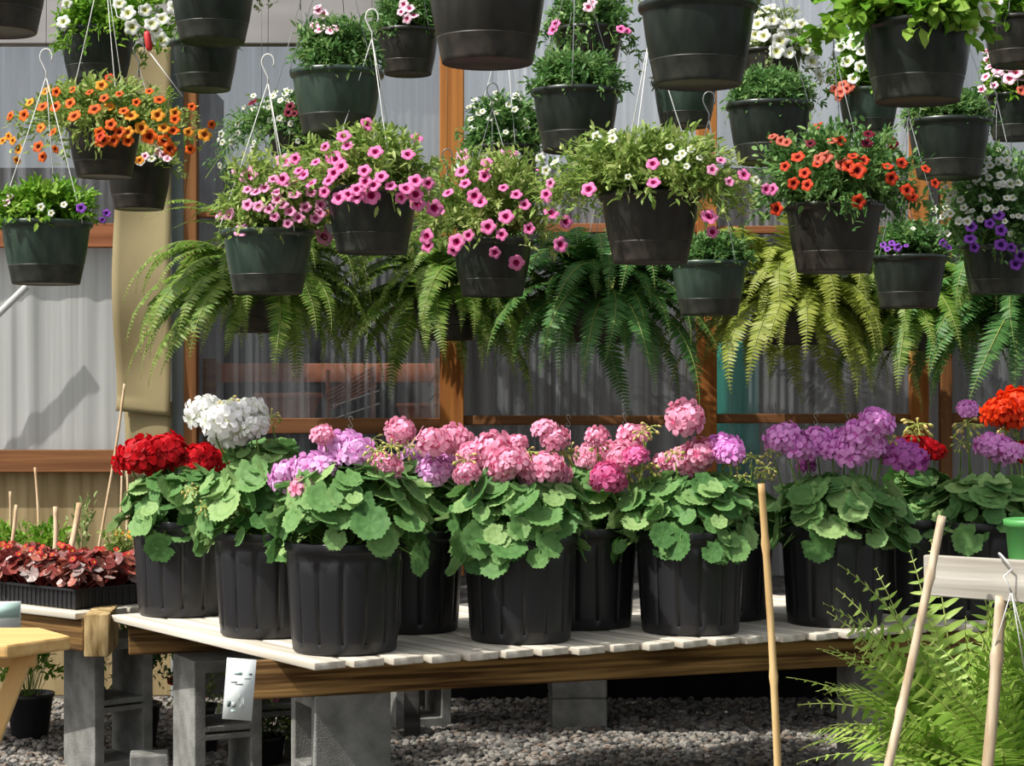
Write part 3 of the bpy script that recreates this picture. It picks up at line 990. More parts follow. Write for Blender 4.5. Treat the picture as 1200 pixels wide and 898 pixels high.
geranium('geranium with only green buds, in the back row behind the bamboo stake', 846, 730, (815, 925, 555, 625), [], [(882, 537, 10), (898, 550, 10), (870, 560, 8), (893, 556, 8)], n=70)
geranium('full lilac geranium just right of the upright bamboo stake', 978, 737, (892, 1078, 555, 640), FL('lilac', (917, 514, 17), (932, 522, 15), (956, 516, 16), (945, 528, 12), (990, 520, 20), (1010, 512, 19), (1026, 497, 17), (1000, 530, 18), (1020, 522, 15), (975, 528, 12)) + FL('magenta', (1052, 533, 18), (1066, 537, 17), (945, 545, 9)),
         [(905, 530, 8), (1037, 512, 10)], n=120)
geranium('red geranium low behind the full lilac one', 1075, 722, (1030, 1130, 545, 615), FL('red', (1084, 527, 14), (1068, 522, 13), (1096, 530, 10)), [(1075, 500, 13), (1070, 508, 9)], n=75)
geranium('lilac geranium with vermilion bloom beside it, near the whitewashed board', 1150, 728, (1078, 1235, 555, 635), FL('lilac', (1160, 522, 15), (1174, 527, 15), (1186, 530, 12), (1133, 480, 10)), [(1133, 500, 13), (1126, 520, 9), (1177, 520, 9)], n=105)
geranium('vermilion geranium cut by the right edge', 1235, 718, (1165, 1300, 545, 630), FL('vermilion', (1172, 482, 17), (1190, 476, 19), (1186, 490, 15), (1204, 482, 18)) + FL('red', (1200, 530, 14)), [(1180, 505, 10)], n=70)

# ------------------------------------------------------------------ benches
def beam_between(name, a, b, zt, h, w, mat, parent, off=0.0):
    a, b = Vector((a[0], a[1], 0)), Vector((b[0], b[1], 0))
    d = b - a
    L = d.length
    g = Geo()
    box_geo(g, 0, 0, 0, L, w, h)
    o = ob(name, g.mesh(name, mat), parent, ((a + b) / 2 + Vector((0, 0, zt - h / 2))))
    o.rotation_euler = (0, 0, math.atan2(d.y, d.x))
    return bevel(o, .003)


def slat(parent, a, b, w=.082, h=.018, zt=ZB, jitter=True):
    a, b = Vector((a[0], a[1], 0)), Vector((b[0], b[1], 0))
    d = b - a
    g = Geo()
    box_geo(g, 0, 0, 0, d.length, w, h)
    j = float(rng.normal(0, .0015)) if jitter else 0
    o = ob('slat', g.mesh('slat', M_SLAT), parent, ((a + b) / 2 + Vector((0, 0, zt - h / 2 + min(0, j)))))
    o.rotation_euler = (0, 0, math.atan2(d.y, d.x))
    # shift the grain so that no two slats look alike
    return bevel(o, .0025)


F0, F1 = Vector((-.45, 4.515)), Vector((1.70, 5.44))
B0, B1 = Vector((-1.10, 5.46)), Vector((1.15, 6.04))
bench = thing('slatted_bench', 'slatted wooden bench of pale boards on cinder blocks, carrying the geraniums', 'bench', (0, 5.2, 0))
off = Vector((0, -5.2))
fdir = (F1 - F0).normalized()
fn = Vector((fdir.y, -fdir.x))
n = 25
for i in range(n):
    t = (i + .45) / n
    a = F0.lerp(F1, t) + fn * (.002 + .008 * rng.normal())
    b = B0.lerp(B1, t)
    slat(bench, a + off, b + off)
fo = -fn * .045
ZBM = ZB - .0195
beam_between('beam', Vector((-.655, 4.655)) + off, Vector((1.68, 5.535)) + off, ZBM, .089, .04, M_BEAM, bench)
beam_between('beam', Vector((-1.045, 5.44)) + off, Vector((1.05, 6.0)) + off, ZBM, .089, .04, M_BEAMD, bench)

lbench = thing('slatted_bench', 'second slatted bench behind the corner, carrying the begonia tray', 'bench', (-1.5, 6.0, 0))
lo = Vector((1.5, -6.0))
A0, A1 = Vector((-1.15, 5.44)), Vector((-2.05, 6.19))
ld = (A1 - A0).normalized()
ln_ = Vector((-ld.y, ld.x)) * -1
if ln_.y < 0:
    ln_ = -ln_
for i in range(8):
    p = ln_ * (.04 + i * .095)
    slat(lbench, A0 + p + ld * .06 + lo, A1 + p + lo, .086)
beam_between('beam', A0 + ln_ * .035 + ld * .05 + lo, A1 + ln_ * .035 + lo, ZBM, .089, .04, M_BEAMD, lbench)
beam_between('beam', A0 + ln_ * .72 + ld * .05 + lo, A1 + ln_ * .72 + lo, ZBM, .089, .04, M_BEAMD, lbench)
# the beam end that shows its grain at the corner
be = beam_between('end_beam', Vector((-1.125, 5.405)) + lo, Vector((-1.125, 5.405)) + Vector((-.02, .24)) + lo, ZB + .004, .115, .066, M_ENDG, lbench)
be['label'] = 'pale rough end-grain beam'


# ------------------------------------------------------------------ cinder blocks
def voxel_mesh(name, xs, ys, zs, solid, mat):
    verts, idx, faces = [], {}, []

    def vid(i, j, k):
        if (i, j, k) not in idx:
            idx[(i, j, k)] = len(verts)
            verts.append((xs[i], ys[j], zs[k]))
        return idx[(i, j, k)]
    nx, ny, nz = len(xs) - 1, len(ys) - 1, len(zs) - 1

    def S(i, j, k):
        return 0 <= i < nx and 0 <= j < ny and 0 <= k < nz and solid(i, j, k)
    for i in range(nx):
        for j in range(ny):
            for k in range(nz):
                if not S(i, j, k):
                    continue
                if not S(i - 1, j, k): faces.append((vid(i, j, k), vid(i, j, k + 1), vid(i, j + 1, k + 1), vid(i, j + 1, k)))
                if not S(i + 1, j, k): faces.append((vid(i + 1, j, k), vid(i + 1, j + 1, k), vid(i + 1, j + 1, k + 1), vid(i + 1, j, k + 1)))
                if not S(i, j - 1, k): faces.append((vid(i, j, k), vid(i + 1, j, k), vid(i + 1, j, k + 1), vid(i, j, k + 1)))
                if not S(i, j + 1, k): faces.append((vid(i, j + 1, k), vid(i, j + 1, k + 1), vid(i + 1, j + 1, k + 1), vid(i + 1, j + 1, k)))
                if not S(i, j, k - 1): faces.append((vid(i, j, k), vid(i, j + 1, k), vid(i + 1, j + 1, k), vid(i + 1, j, k)))
                if not S(i, j, k + 1): faces.append((vid(i, j, k + 1), vid(i + 1, j, k + 1), vid(i + 1, j + 1, k + 1), vid(i, j + 1, k + 1)))
    g = Geo()
    g.add(verts, faces)
    return g.mesh(name, mat, False)


XS = [-.095, -.063, .063, .095]
ZS = [0, .034, .176, .192, .198, .214, .356, .389]
YS = [-.095, -.07, .095]
CB_ME = voxel_mesh('cinder_block', XS, YS, ZS, lambda i, j, k: not (i == 1 and (k in (1, 5) or (k == 3 and j == 0))), M_BLOCK)
HB_ME = voxel_mesh('half_block', [-.095, -.03, .03, .095], [-.095, -.06, .06, .095], [0, .19], lambda i, j, k: True, M_BLOCK)


def block(label, x, y, deg, me=None, z=0, name='cinder_block', scale=None):
    o = ob(name, me or CB_ME, None, (x, y, z), None, scale)
    o.rotation_euler = (0, 0, math.radians(deg))
    tag(o, label, 'concrete block')
    return bevel(o, .007, 2)


block('cinder block stood on end, cells facing out, behind the white price card', -.80, 5.42, 27)
block('cinder block stood on end under the second bench, beside the pale stool', -1.185, 5.86, 40)
block('cinder block under the foremost bench corner, its plain side facing out', -.415, 4.83, 24 - 90)
block('pale cinder block further back in the gap beside the price card', -.70, 5.78, 20)
block('dark cinder block deep under the bench, just past the plain-sided one', -.32, 6.60, 20)
block('dark block at the far end of the bench beam, behind the fern', .99, 5.28, 22)
SLAB = voxel_mesh('paver_block', [-.09, .09], [-.09, .09], [0, .0970], lambda i, j, k: True, M_BLOCK)
for k, s in enumerate(['bottom', 'middle', 'third', 'topmost']):
    if k == 3:
        block('topmost dark flat block of the low stack under the bench', .215, 6.60, 4, SLAB, .0975 * k, 'flat_block')
    else:
        block('%s dark flat block of the low stack under the bench' % {0: 'lowest', 1: 'second lowest', 2: 'second from top'}[k], .215, 6.60, 4, SLAB, .0975 * k, 'flat_block')
block('small grey concrete piece lying on the ground between two cinder blocks', -1.02, 5.62, 10, SLAB, 0, 'flat_block', (.6, .5, .9))

def bar(name, parent, a, b, w, h, mat):
    a, b = Vector(a), Vector(b)
    d = b - a
    g = Geo()
    box_geo(g, 0, 0, 0, d.length, w, h)
    return bevel(ob(name, g.mesh(name, mat), parent, (a + b) / 2, d.to_track_quat('X', 'Z')), .003)


rb = thing('added_plank_bench', 'low dark plank bench added behind the geraniums to shade the gravel', 'bench', (.6, 6.7, 0))  # bench added behind the pots so its shadow darkens the far gravel
for i in range(4):
    bar('plank', rb, (-.95, -.36 + i * .195, .44), (1.6, -.36 + i * .195, .44), .185, .022, M_DARKW)
for y in (-.30, .24):
    bar('rail', rb, (-.95, y, .409), (1.6, y, .409), .04, .04, M_DARKW)
for px in (-.92, 1.55):
    for y in (-.30, .24):
        bar('leg', rb, (px, y, .39), (px, y, 0), .05, .05, M_DARKW)

# ------------------------------------------------------------------ price card and other cards
def card(label, px, py, Y, w, h, rz, tilt, name='price_sign'):
    c = P(px, py, Y)
    g = Geo()
    box_geo(g, 0, 0, 0, w, .0015, h)
    o = ob(name, g.mesh(name, M_CARD), None, c)
    o.rotation_euler = (0, tilt, rz)
    tag(o, label, 'sign')
    return o


def mark(parent, x, z, w, h, mat, name='print'):
    g = Geo()
    box_geo(g, 0, 0, 0, w, .0008, h)
    return ob(name, g.mesh(name, mat), parent, (x, -.0012, z))


def stroke(parent, pts, mat, r=.0009):
    g = Geo()
    tube_geo(g, [(x, -.0012, z) for x, z in pts], r, 4)
    return ob('print', g.mesh('print', mat), parent)


pc = card('white price card with faint grey print, fixed at the bench corner', 280.5, 808, 4.50, .066, .138, .06, .08)
mark(pc, -.006, .036, .018, .006, M_TEALC)
mark(pc, .022, .036, .007, .004, M_INKD)
mark(pc, .016, .026, .014, .002, M_INK)
mark(pc, -.014, .016, .014, .003, M_INK)
mark(pc, -.002, .012, .018, .0025, M_INK)
mark(pc, -.021, -.034, .007, .013, M_INKD)
mark(pc, -.010, -.036, .010, .012, M_INK)
mark(pc, -.010, -.050, .010, .004, M_TEALC)
stroke(pc, [(.002, -.012), (.001, -.026)], M_INK)
stroke(pc, [(.012, -.02), (.006, -.034), (.014, -.034)], M_INK)
stroke(pc, [(.012, -.024), (.012, -.044)], M_INK)
stroke(pc, [(.006, -.034), (.004, -.044)], M_INK)
wc = card('pale teal and white card standing behind the pine stool', 4, 721, 5.3, .09, .072, .2, 0, 'plant_sign')
mark(wc, 0, .012, .084, .04, M_TEALC)

# ------------------------------------------------------------------ pine stool
st = thing('folding_stool', 'pale pine folding stool with a slab top and slanted legs', 'stool', (-.942, 3.66, 0), 0)
top_z = CAMZ - (754 - 449) / F * 3.55
g = Geo()
outline = [(-.33, -.12), (.02, -.13), (.105, -.005), (.02, .12), (-.33, .12)]
N_ = len(outline)
vs = [(x, y, 0) for x, y in outline] + [(x, y, .026) for x, y in outline]
g.add(vs, [tuple(range(N_ - 1, -1, -1)), tuple(range(N_, 2 * N_))] + [(i, (i + 1) % N_, N_ + (i + 1) % N_, N_ + i) for i in range(N_)])
bevel(ob('seat', g.mesh('seat', M_STOOL, False), st, (.03, 0, top_z - .026)), .005)


z0 = top_z - .028
bar('leg', st, (.055, -.02, z0), (-.19, -.02, 0), .022, .032, M_STOOL)
bar('leg', st, (-.02, .06, z0), (-.26, .06, 0), .022, .032, M_STOOL)
bar('leg', st, (-.27, -.05, z0), (-.02, -.05, 0), .022, .032, M_STOOL)
bar('leg', st, (-.27, .09, z0), (.0, .09, 0), .022, .032, M_STOOL)
bar('apron', st, (-.28, -.02, z0 - .012), (.075, -.02, z0 - .012), .02, .03, M_STOOL)
bar('stretcher', st, (-.12, -.03, .22), (-.12, .09, .22), .02, .03, M_STOOL)

# ------------------------------------------------------------------ stakes
def stake(label, p0, p1, Y0, Y1, d, mat, name='bamboo_stake', to_ground=True, nodes_=True):
    a, b = P(p0[0], p0[1], Y0), P(p1[0], p1[1], Y1)
    if not to_ground:
        b = a + (b - a) * ((a.z - ZB) / (a.z - b.z))
    if to_ground:
        dv = (b - a)
        t = (a.z + .03) / (a.z - b.z)
        b = a + dv * t
    L = (b - a).length
    n = max(2, int(L / .02))
    pts, rad = [], []
    for i in range(n + 1):
        s = i / n
        pts.append((0, 0, 0) if False else tuple((a.lerp(b, s) - b) + Vector((.003 * math.sin(s * 5), 0, 0))))
        r = d / 2 * (.88 + .12 * s)
        if nodes_ and (i % 13) == 6:
            r *= 1.28
        rad.append(r)
    g = Geo()
    tube_geo(g, pts, rad, 10)
    o = ob(name, g.mesh(name, mat), None, b)
    return tag(o, label, 'stake')


stake('upright golden bamboo stake standing before the bench', (892, 567), (911, 898), 4.0, 4.0, .0165, M_BAMBOO)
stake('leaning bamboo stake crossing the end of the whitewashed board', (1104, 605), (1040, 898), 3.9, 3.84, .0195, M_BAMBOOG)
stake('thick grey bamboo stake with a clear node, below the whitewashed board', (1173, 699), (1156, 898), 3.95, 3.93, .026, M_BAMBOOG)

# ------------------------------------------------------------------ whitewashed board, wire hanger, green pot
wb = thing('weathered_board', 'whitewashed board on edge at the right, beside the bamboo stakes', 'board', (.9, 3.98, 0))
a, b = P(1086, 674, 4.1), P(1330, 690, 3.72)
bar('plank', wb, a - Vector((.9, 3.98, 0)), b - Vector((.9, 3.98, 0)), .022, .083, M_WBOARD)
bar('post', wb, Vector((b.x - .06 - .9, b.y + .045 - 3.98, b.z + .03)), Vector((b.x - .06 - .9, b.y + .045 - 3.98, 0)), .05, .05, M_WBOARD)
bar('ledge', wb, P(1192, 656, 4.13) + Vector((-.9, -3.98 - 0, -.0135)), Vector((b.x - .9, 4.02 - 3.98, P(1192, 656, 4.13).z - .0135)), .13, .014, M_WBOARD)
c = P(1181, 665, 3.92)
wh = thing('wire_hanger', 'white wire pot hanger hooked over the whitewashed board', 'hanger', c)
g = Geo()
pts = []
for k in range(15):
    q = -.35 + (PI + .75) * k / 14
    pts.append((-.021 * math.sin(q) * .75, .004 + .017 * math.cos(q), .006 + .021 * math.sin(q)))
pts += [(-.013, -.0205, -.016), (-.003, -.021, -.034), (.002, -.02, -.047)]
tube_geo(g, pts, .002, 6)
ob('hook', g.mesh('hook', M_WIRE), wh)
for dx, dy in [(-.03, .05), (.028, -.0), (.05, .03)]:
    g = Geo()
    tube_geo(g, [(.002, -.02, -.045), (dx, dy - .02, -.2)], .0012, 5)
    ob('strand', g.mesh('strand', M_WIRE), wh)
gp = P(1221, 654, 4.02)
gr = thing('green_pot', 'bright green plastic pot cut by the right edge, above the whitewashed board', 'pot', (gp.x, 4.11, P(1192, 656, 4.13).z - .006))
g = Geo()
lathe_geo(g, [(0, 0), (.04, 0), (.043, .004), (.05, .075), (.054, .077), (.055, .09), (.05, .092), (.045, .08), (.038, .01), (0, .01)], 32)
ob('pot', g.mesh('pot', M_GREENP), gr)
ob('soil', disc_me('soil', .046, .074, M_SOIL), gr)

# ------------------------------------------------------------------ ground fern
c = P(1150, 898, 4.42)
gf = thing('potted_fern', 'bright green sword fern on the ground behind the leaning bamboo stakes', 'fern', (c.x, 4.5, 0))
g = Geo()
lathe_geo(g, [(0, 0), (.1, 0), (.11, .01), (.13, .19), (.14, .195), (.14, .21), (.13, .21), (.12, .19), (.1, .02), (0, .02)], 36)
ob('pot', g.mesh('pot', M_NURS), gf)
ob('soil', disc_me('soil', .125, .19, M_SOIL), gf)
add_fronds(gf, 'bright', 86, .57, .19, 0, .03)
c2 = P(1215, 898, 4.2)
gf2 = thing('potted_fern', 'second sword fern at the lower right corner, half cut by the frame', 'fern', (c2.x, 4.25, 0))
ob('pot', bpy.data.meshes[gf.children[0].data.name], gf2)
ob('soil', gf.children[1].data, gf2)
add_fronds(gf2, 'bright', 54, .52, .19, 1, .03)

# ------------------------------------------------------------------ begonia tray
tc = Vector((-1.43, 6.02))
tdir = ld
tray_c = A0 + ld * .40 + ln_ * .19
tray = thing('seedling_tray', 'black plastic seedling tray of bronze begonias on the second bench', 'tray', (tray_c.x, tray_c.y, ZB))
tang = math.atan2(-ld.y, -ld.x)
tray.rotation_euler = (0, 0, tang)
TL, TW, TH = .56, .29, .055
g = Geo()
box_geo(g, 0, 0, .004, TL, TW, .006)
for s in (-1, 1):
    box_geo(g, 0, s * TW / 2, TH / 2 + .002, TL, .003, TH - .004)
    box_geo(g, s * TL / 2, 0, TH / 2 + .002, .003, TW, TH - .004)
for i in range(29):
    x = -TL / 2 + TL * i / 28
    for s in (-1, 1):
        box_geo(g, x, s * (TW / 2 + .002), TH / 2, .006, .005, TH - .006)
for i in range(13):
    y = -TW / 2 + TW * i / 12
    for s in (-1, 1):
        box_geo(g, s * (TL / 2 + .002), y, TH / 2, .005, .006, TH - .006)
bevel(ob('tray_body', g.mesh('tray_body', M_BLACK, False), tray), .001, 1)
g = Geo()
for s in (-1, 1):
    box_geo(g, 0, s * (TW / 2 + .004), TH, TL + .026, .012, .006)
    box_geo(g, s * (TL / 2 + .004), 0, TH, .012, TW + .026, .006)
ob('rim', g.mesh('rim', M_BLACK, False), tray)
g = Geo()
box_geo(g, 0, 0, .024, TL - .006, TW - .006, .03)
ob('soil', g.mesh('soil', M_SOIL, False), tray)


def begonia_me():
    g = Geo()
    n = 34
    ph = rng.random(n) * 6.28
    r = .012 + .05 * rng.random(n)
    T = np.stack([np.cos(ph) * r, np.sin(ph) * r, .02 + .075 * (1 - (r / .07) ** 2) * (.6 + .4 * rng.random(n))], 1)
    N_ = np.stack([np.cos(ph) * .6, np.sin(ph) * .6, np.full(n, .8)], 1) + rng.normal(0, .3, (n, 3))
    N_ /= np.linalg.norm(N_, axis=1, keepdims=True)
    o_ = np.cross(N_, rng.normal(0, 1, (n, 3)))
    o_ /= np.linalg.norm(o_, axis=1, keepdims=True)
    M = np.stack([o_, np.cross(N_, o_), N_], 2) * (.012 + .010 * rng.random(n))[:, None, None]
    g.inst((GLEAF_T[0], GLEAF_T[1], [0] * len(GLEAF_T[1])), M, T)
    for i in range(n):
        tube_geo(g, [(0, 0, 0), tuple(T[i])], .0018, 4, 0, False, .3)
    return g.mesh('foliage', M_BEG)


BEG = [begonia_me() for _ in range(4)]
R2 = Matrix.Rotation(tang, 2)
BL = 'small bronze-leaved red begonia growing in the black seedling tray'
for i in range(7):
    for j in range(4):
        l = Vector((-TL / 2 + TL * (i + .5) / 7, -TW / 2 + TW * (j + .5) / 4))
        w = R2 @ l
        b = thing('begonia', BL, 'begonia', (tray_c.x + w.x, tray_c.y + w.y, ZB + .04), 0, 'begonias in the tray')
        f = ob('foliage', BEG[(i + j * 2) % 4], b, (0, 0, 0), None, .9 + .25 * rng.random())
        f.rotation_euler = (0, 0, rng.random() * 6)
        for q in range(rng.integers(1, 4)):
            a = rng.random() * 6.28
            r = .04 * rng.random()
            ob('flower', flower_mesh('begonia'), b, (math.cos(a) * r, math.sin(a) * r - .01, .085 + .025 * rng.random()), track((rng.normal(0, .4), -.7, .6)), .008 + .005 * rng.random())

# seedlings and sticks behind the tray
SEEDP = Geo()
lathe_geo(SEEDP, [(0, 0), (.035, 0), (.038, .003), (.048, .085), (.052, .087), (.052, .095), (.047, .095), (.044, .08), (.033, .01), (0, .01)], 28)
SEED_ME = SEEDP.mesh('pot', M_NURS)


def seedling(label, px, py, Y, h, style, sprd=.07, rand=None, base=ZB, name='potted_seedling', sc=1.0, nst=26, per=14):
    p = P(px, py, Y)
    root = thing(name, label, 'potted plant', (p.x, Y, base))
    ob('pot', SEED_ME, root, (0, 0, 0), None, sc)
    ob('soil', disc_me('soil', .044, .08, M_SOIL), root, (0, 0, 0), None, sc)
    me, tips = basket_foliage(style, sprd, sprd, sprd, h, .01, .09 * sc, .03 * sc, nst, per)
    ob('foliage', me, root)
    if rand:
        for i in range(rand[0]):
            t = tips[rng.integers(len(tips))]
            ob('flower', flower_mesh(rand[1]), root, tuple(t), track((rng.normal(0, .3), -.8, .5)), .017)
    return root


seedling('lime green seedling in a small pot behind the begonia tray, at the photo edge', 8, 640, 6.25, .10, 'bright', .09)
seedling('bright green leafy seedling in a small pot behind the middle of the begonia tray', 52, 640, 6.2, .11, 'bright', .10)
seedling('thin brownish seedling gone to seed behind the begonia tray', 97, 640, 6.25, .20, 'pale', .05, nst=16, per=9)
seedling('small yellow-green seedling with an orange bloom beside the red geranium pot', 138, 650, 6.1, .12, 'cal', .06, (3, 'gold'))

stake('long thin stick rising past the tan sheet fold, behind the begonias', (146, 450), (117, 640), 6.2, 6.1, .009, M_STICK, 'wooden_stick', False, False)
stake('short thick stick leaning by the middle of the begonia tray', (93, 590), (83, 640), 6.1, 6.05, .020, M_STICK, 'wooden_stick', False, False)
stake('short upright stick above the brightest begonias', (65, 594), (64, 640), 6.12, 6.1, .016, M_STICK, 'wooden_stick', False, False)
stake('pale slanted stick near the photo edge above the begonias', (19, 592), (12, 645), 6.12, 6.08, .012, M_STICK, 'wooden_stick', False, False)
stake('thin grey stick standing behind the pale slanted one', (12, 576), (11, 640), 6.3, 6.3, .010, M_STICK, 'wooden_stick', False, False)
stake('tall grey stick against the plywood, between the slanted and the short upright sticks', (41, 548), (46, 640), 6.5, 6.45, .010, M_STICK, 'wooden_stick', False, False)
stake('thin stick just behind the long one, beside the red geranium', (143, 530), (139, 640), 6.25, 6.2, .008, M_STICK, 'wooden_stick', False, False)
stake('thin pale stick directly below the red blooms', (149, 545), (148, 640), 6.3, 6.25, .009, M_STICK, 'wooden_stick', False, False)

# plants on the ground under the benches
seedling('leafy plant with orange blooms on the ground between the two left cinder blocks', 160, 800, 6.15, .42, 'deep', .14, (5, 'flame'), 0, 'potted_plant', 1.5, 60, 16)
seedling('silvery plant on the ground seen through the cinder block opening', 232, 830, 6.1, .30, 'pale', .13, (6, 'white'), 0, 'potted_plant', 1.5, 50, 14)
seedling('green plant on the ground seen between the stool legs', 35, 830, 6.35, .36, 'bright', .16, (4, 'purple'), 0, 'potted_plant', 1.5, 60, 14)
seedling('low green plant with pink flowers on the ground beside the plain-sided block', 310, 880, 5.75, .14, 'cal', .10, (4, 'pink'), 0, 'potted_plant', 1.2, 40, 12)

# ------------------------------------------------------------------ the wall
YW = 7.2


def wx(px):
    return (px - 600) / F * YW


def wz(py):
    return CAMZ - (py - 449) / F * YW


def corr(name, x0, x1, z0, z1, mat, y=YW, pitch=.030, amp=.0032):
    n = int((x1 - x0) / (pitch / 8))
    xs = np.linspace(x0, x1, n)
    ys = y + amp * np.sin(xs / pitch * 2 * PI) * (.55 + .45 * np.sin(xs * 9.3)) + .0025 * np.sin(xs * 37) + .0015 * np.sin(xs * 91)
    v = np.concatenate([np.stack([xs, ys, np.full(n, z0)], 1), np.stack([xs, ys, np.full(n, z1)], 1)])
    f = [(i, i + 1, n + i + 1, n + i) for i in range(n - 1)]
    g = Geo()
    g.add(v, f)
    return tag(ob(name, g.mesh(name, mat)), kind='structure')


corr('wall_back', wx(232), wx(526), .12, 2.95, M_PANEL)
corr('wall_back', wx(538), wx(826), .12, wz(268), M_PANEL)
corr('wall_back', wx(538), wx(826), wz(268), 2.95, M_PANELC)
corr('wall_back', wx(830), wx(1073), .12, wz(270), M_PANEL)
corr('wall_back', wx(830), wx(1073), wz(270), 2.95, M_PANELC)
corr('wall_back', wx(1076), wx(1330), .12, 2.95, M_PANEL)
corr('wall_left', wx(-220), wx(206), wz(552), wz(277), M_PANELW, YW + .02, .09, .003)
corr('wall_left', wx(-220), wx(206), wz(277), 2.95, M_PANEL, YW + .02, .05, .004)


def sbox(name, x0, x1, y0, y1, z0, z1, mat, bev=.003):
    g = Geo()
    box_geo(g, 0, 0, 0, x1 - x0, y1 - y0, z1 - z0)
    o = ob(name, g.mesh(name, mat, False), None, ((x0 + x1) / 2, (y0 + y1) / 2, (z0 + z1) / 2))
    tag(o, kind='structure')
    return bevel(o, bev)


# posts, rails
sbox('trim_1', wx(516), wx(544), YW - .07, YW - .01, 0, 3.0, M_POSTZ)
sbox('trim_2', wx(815), wx(838), YW - .07, YW - .01, 0, 3.0, M_POSTZ)
sbox('trim_3', wx(1064), wx(1084), YW - .07, YW - .01, 0, 3.0, M_POSTZ)
sbox('trim_4', wx(1099), wx(1112), YW - .06, YW - .01, 0, 3.0, M_POSTD)
sbox('trim_5', wx(219), wx(234), YW - .07, YW - .01, 0, 3.0, M_POSTD)
sbox('trim_6', wx(203), wx(219), YW - .05, YW - .005, 0, 3.0, M_SLEEVE, .006)
sbox('trim_7', wx(234), wx(516), YW - .05, YW - .012, wz(508), wz(490), M_RAIL)
sbox('trim_8', wx(544), wx(815), YW - .05, YW - .012, wz(498), wz(487), M_RAIL)
sbox('trim_9', wx(838), wx(1064), YW - .05, YW - .012, wz(496), wz(485), M_RAIL)
sbox('trim_10', wx(1112), wx(1330), YW - .05, YW - .012, wz(496), wz(484), M_RAIL)
sbox('trim_11', wx(544), wx(815), YW - .05, YW - .012, wz(274), wz(263), M_RAILR)
sbox('trim_12', wx(838), wx(1064), YW - .05, YW - .012, wz(275), wz(266), M_RAILR)
sbox('trim_13', wx(234), wx(516), YW - .05, YW - .012, wz(256), wz(247), M_RAILR)
sbox('trim_14', wx(-220), wx(203), YW - .05, YW - .006, wz(553), wz(527), M_RAIL)
sbox('trim_15', wx(-220), wx(150), YW - .05, YW - .006, wz(291), wz(263), M_RAILR)
sbox('wall_left_panel', wx(-220), wx(203), YW, YW + .02, 0, wz(550), M_PLY)
sbox('trim_16', wx(-220), wx(505), YW - .09, YW - .02, wz(56), 2.75, M_GREYF)
sbox('baseboard_shade', wx(219), wx(1330), YW - .10, YW - .08, 0, .42, M_SHADEBLK)  # blackened and raised to stand in for the shade under the bench

# S hooks on the lower rail
for (px, py) in [(411, 492), (666, 490), (732, 488), (956, 488), (994, 488)]:
    p = P(px, py + 3, YW - .057)
    g = Geo()
    pts = []
    for k in range(9):
        a = -.6 + k * (PI + .6) / 8
        pts.append((.009 * math.cos(a), -.002, .016 + .012 * math.sin(a)))
    for k in range(9):
        a = PI - 2 * PI * 0 + k * (PI + .5) / 8
        pts.append((.009 * math.cos(a) * -1 - .018 * 0, -.002, -.016 + .012 * math.sin(a)))
    tube_geo(g, pts, .0018, 5)
    tag(ob('wall_hook', g.mesh('wall_hook', M_WIRE), None, p, None, .75), 'small S-shaped white wire hook hanging on the lower wall rail', 'hook', 'wire hooks on the rail')

# tan hanging sheet with a sagging fold
g = Geo()
nz, nx = 70, 9
vs, fs = [], []
x0, x1 = wx(141), wx(206)
for i in range(nz):
    z = wz(60) + (wz(487) - wz(60)) * i / (nz - 1)
    for j in range(nx):
        s = j / (nx - 1)
        xx = x0 + (x1 - x0) * s + .01 * math.sin(i * .11) * (1 - s)
        vs.append((xx, YW - .10 + .012 * math.sin(s * PI) + .006 * math.sin(i * .23 + s * 2) + (.03 * ((i - 60) / 9) ** 2 * (1 - s) if i > 60 else 0) * -1, z + (.018 * (1 - s) if i > 66 else 0)))
for i in range(nz - 1):
    for j in range(nx - 1):
        a = i * nx + j
        fs.append((a, a + 1, a + nx + 1, a + nx))
g.add(vs, fs)
ts = thing('tan_sheet', 'long tan sheet hanging down the wall beside the grey-blue post, folded at its foot', 'sheet', (0, 0, 0))
o = ob('hanging_strip', g.mesh('hanging_strip', M_TAN), ts)
sm = o.modifiers.new('thick', 'SOLIDIFY')
sm.thickness = .004
g = Geo()
vs, fs = [], []
for i in range(16):
    t = i / 15
    z = wz(474) + (wz(560) - wz(474)) * t
    for j in range(nx):
        s = j / (nx - 1)
        vs.append((wx(150) + (x1 - wx(150)) * s + .012 * math.sin(t * 3) * (1 - s), YW - .075 - .03 * math.sin(t * PI) * (1 - .5 * s), z + .02 * (s - .5) * (1 - t)))
for i in range(15):
    for j in range(nx - 1):
        a = i * nx + j
        fs.append((a, a + 1, a + nx + 1, a + nx))
g.add(vs, fs)
o = ob('folded_end', g.mesh('folded_end', M_TAN), ts)
sm = o.modifiers.new('thick', 'SOLIDIFY')
sm.thickness = .004

# white pipe leaning at the left
a, b = P(31, 336, 7.1), P(-458, 816, 7.1)
g = Geo()
tube_geo(g, [tuple(a - b), (0, 0, 0)], .013, 12)
tag(ob('white_pipe', g.mesh('white_pipe', M_PVC), None, b), 'white pipe slanting down behind the lone green pot at the left edge', 'pipe')

# ------------------------------------------------------------------ behind the wall
def tpot(label, px, py, Y, d, h):
    p = P(px, py, Y)
    root = thing('terracotta_pot', label, 'pot', (p.x, Y, p.z))
    g = Geo()
    lathe_geo(g, [(0, 0), (d * .36, 0), (d * .37, .005), (d * .45, h * .78), (d * .46, h * .8), (d * .5, h * .81), (d * .5, h), (d * .46, h), (d * .43, h * .8), (d * .34, .02), (0, .02)], 36)
    ob('pot', g.mesh('pot', M_TERRA), root)
    ob('soil', disc_me('soil', d * .44, h * .85, M_SOIL), root)


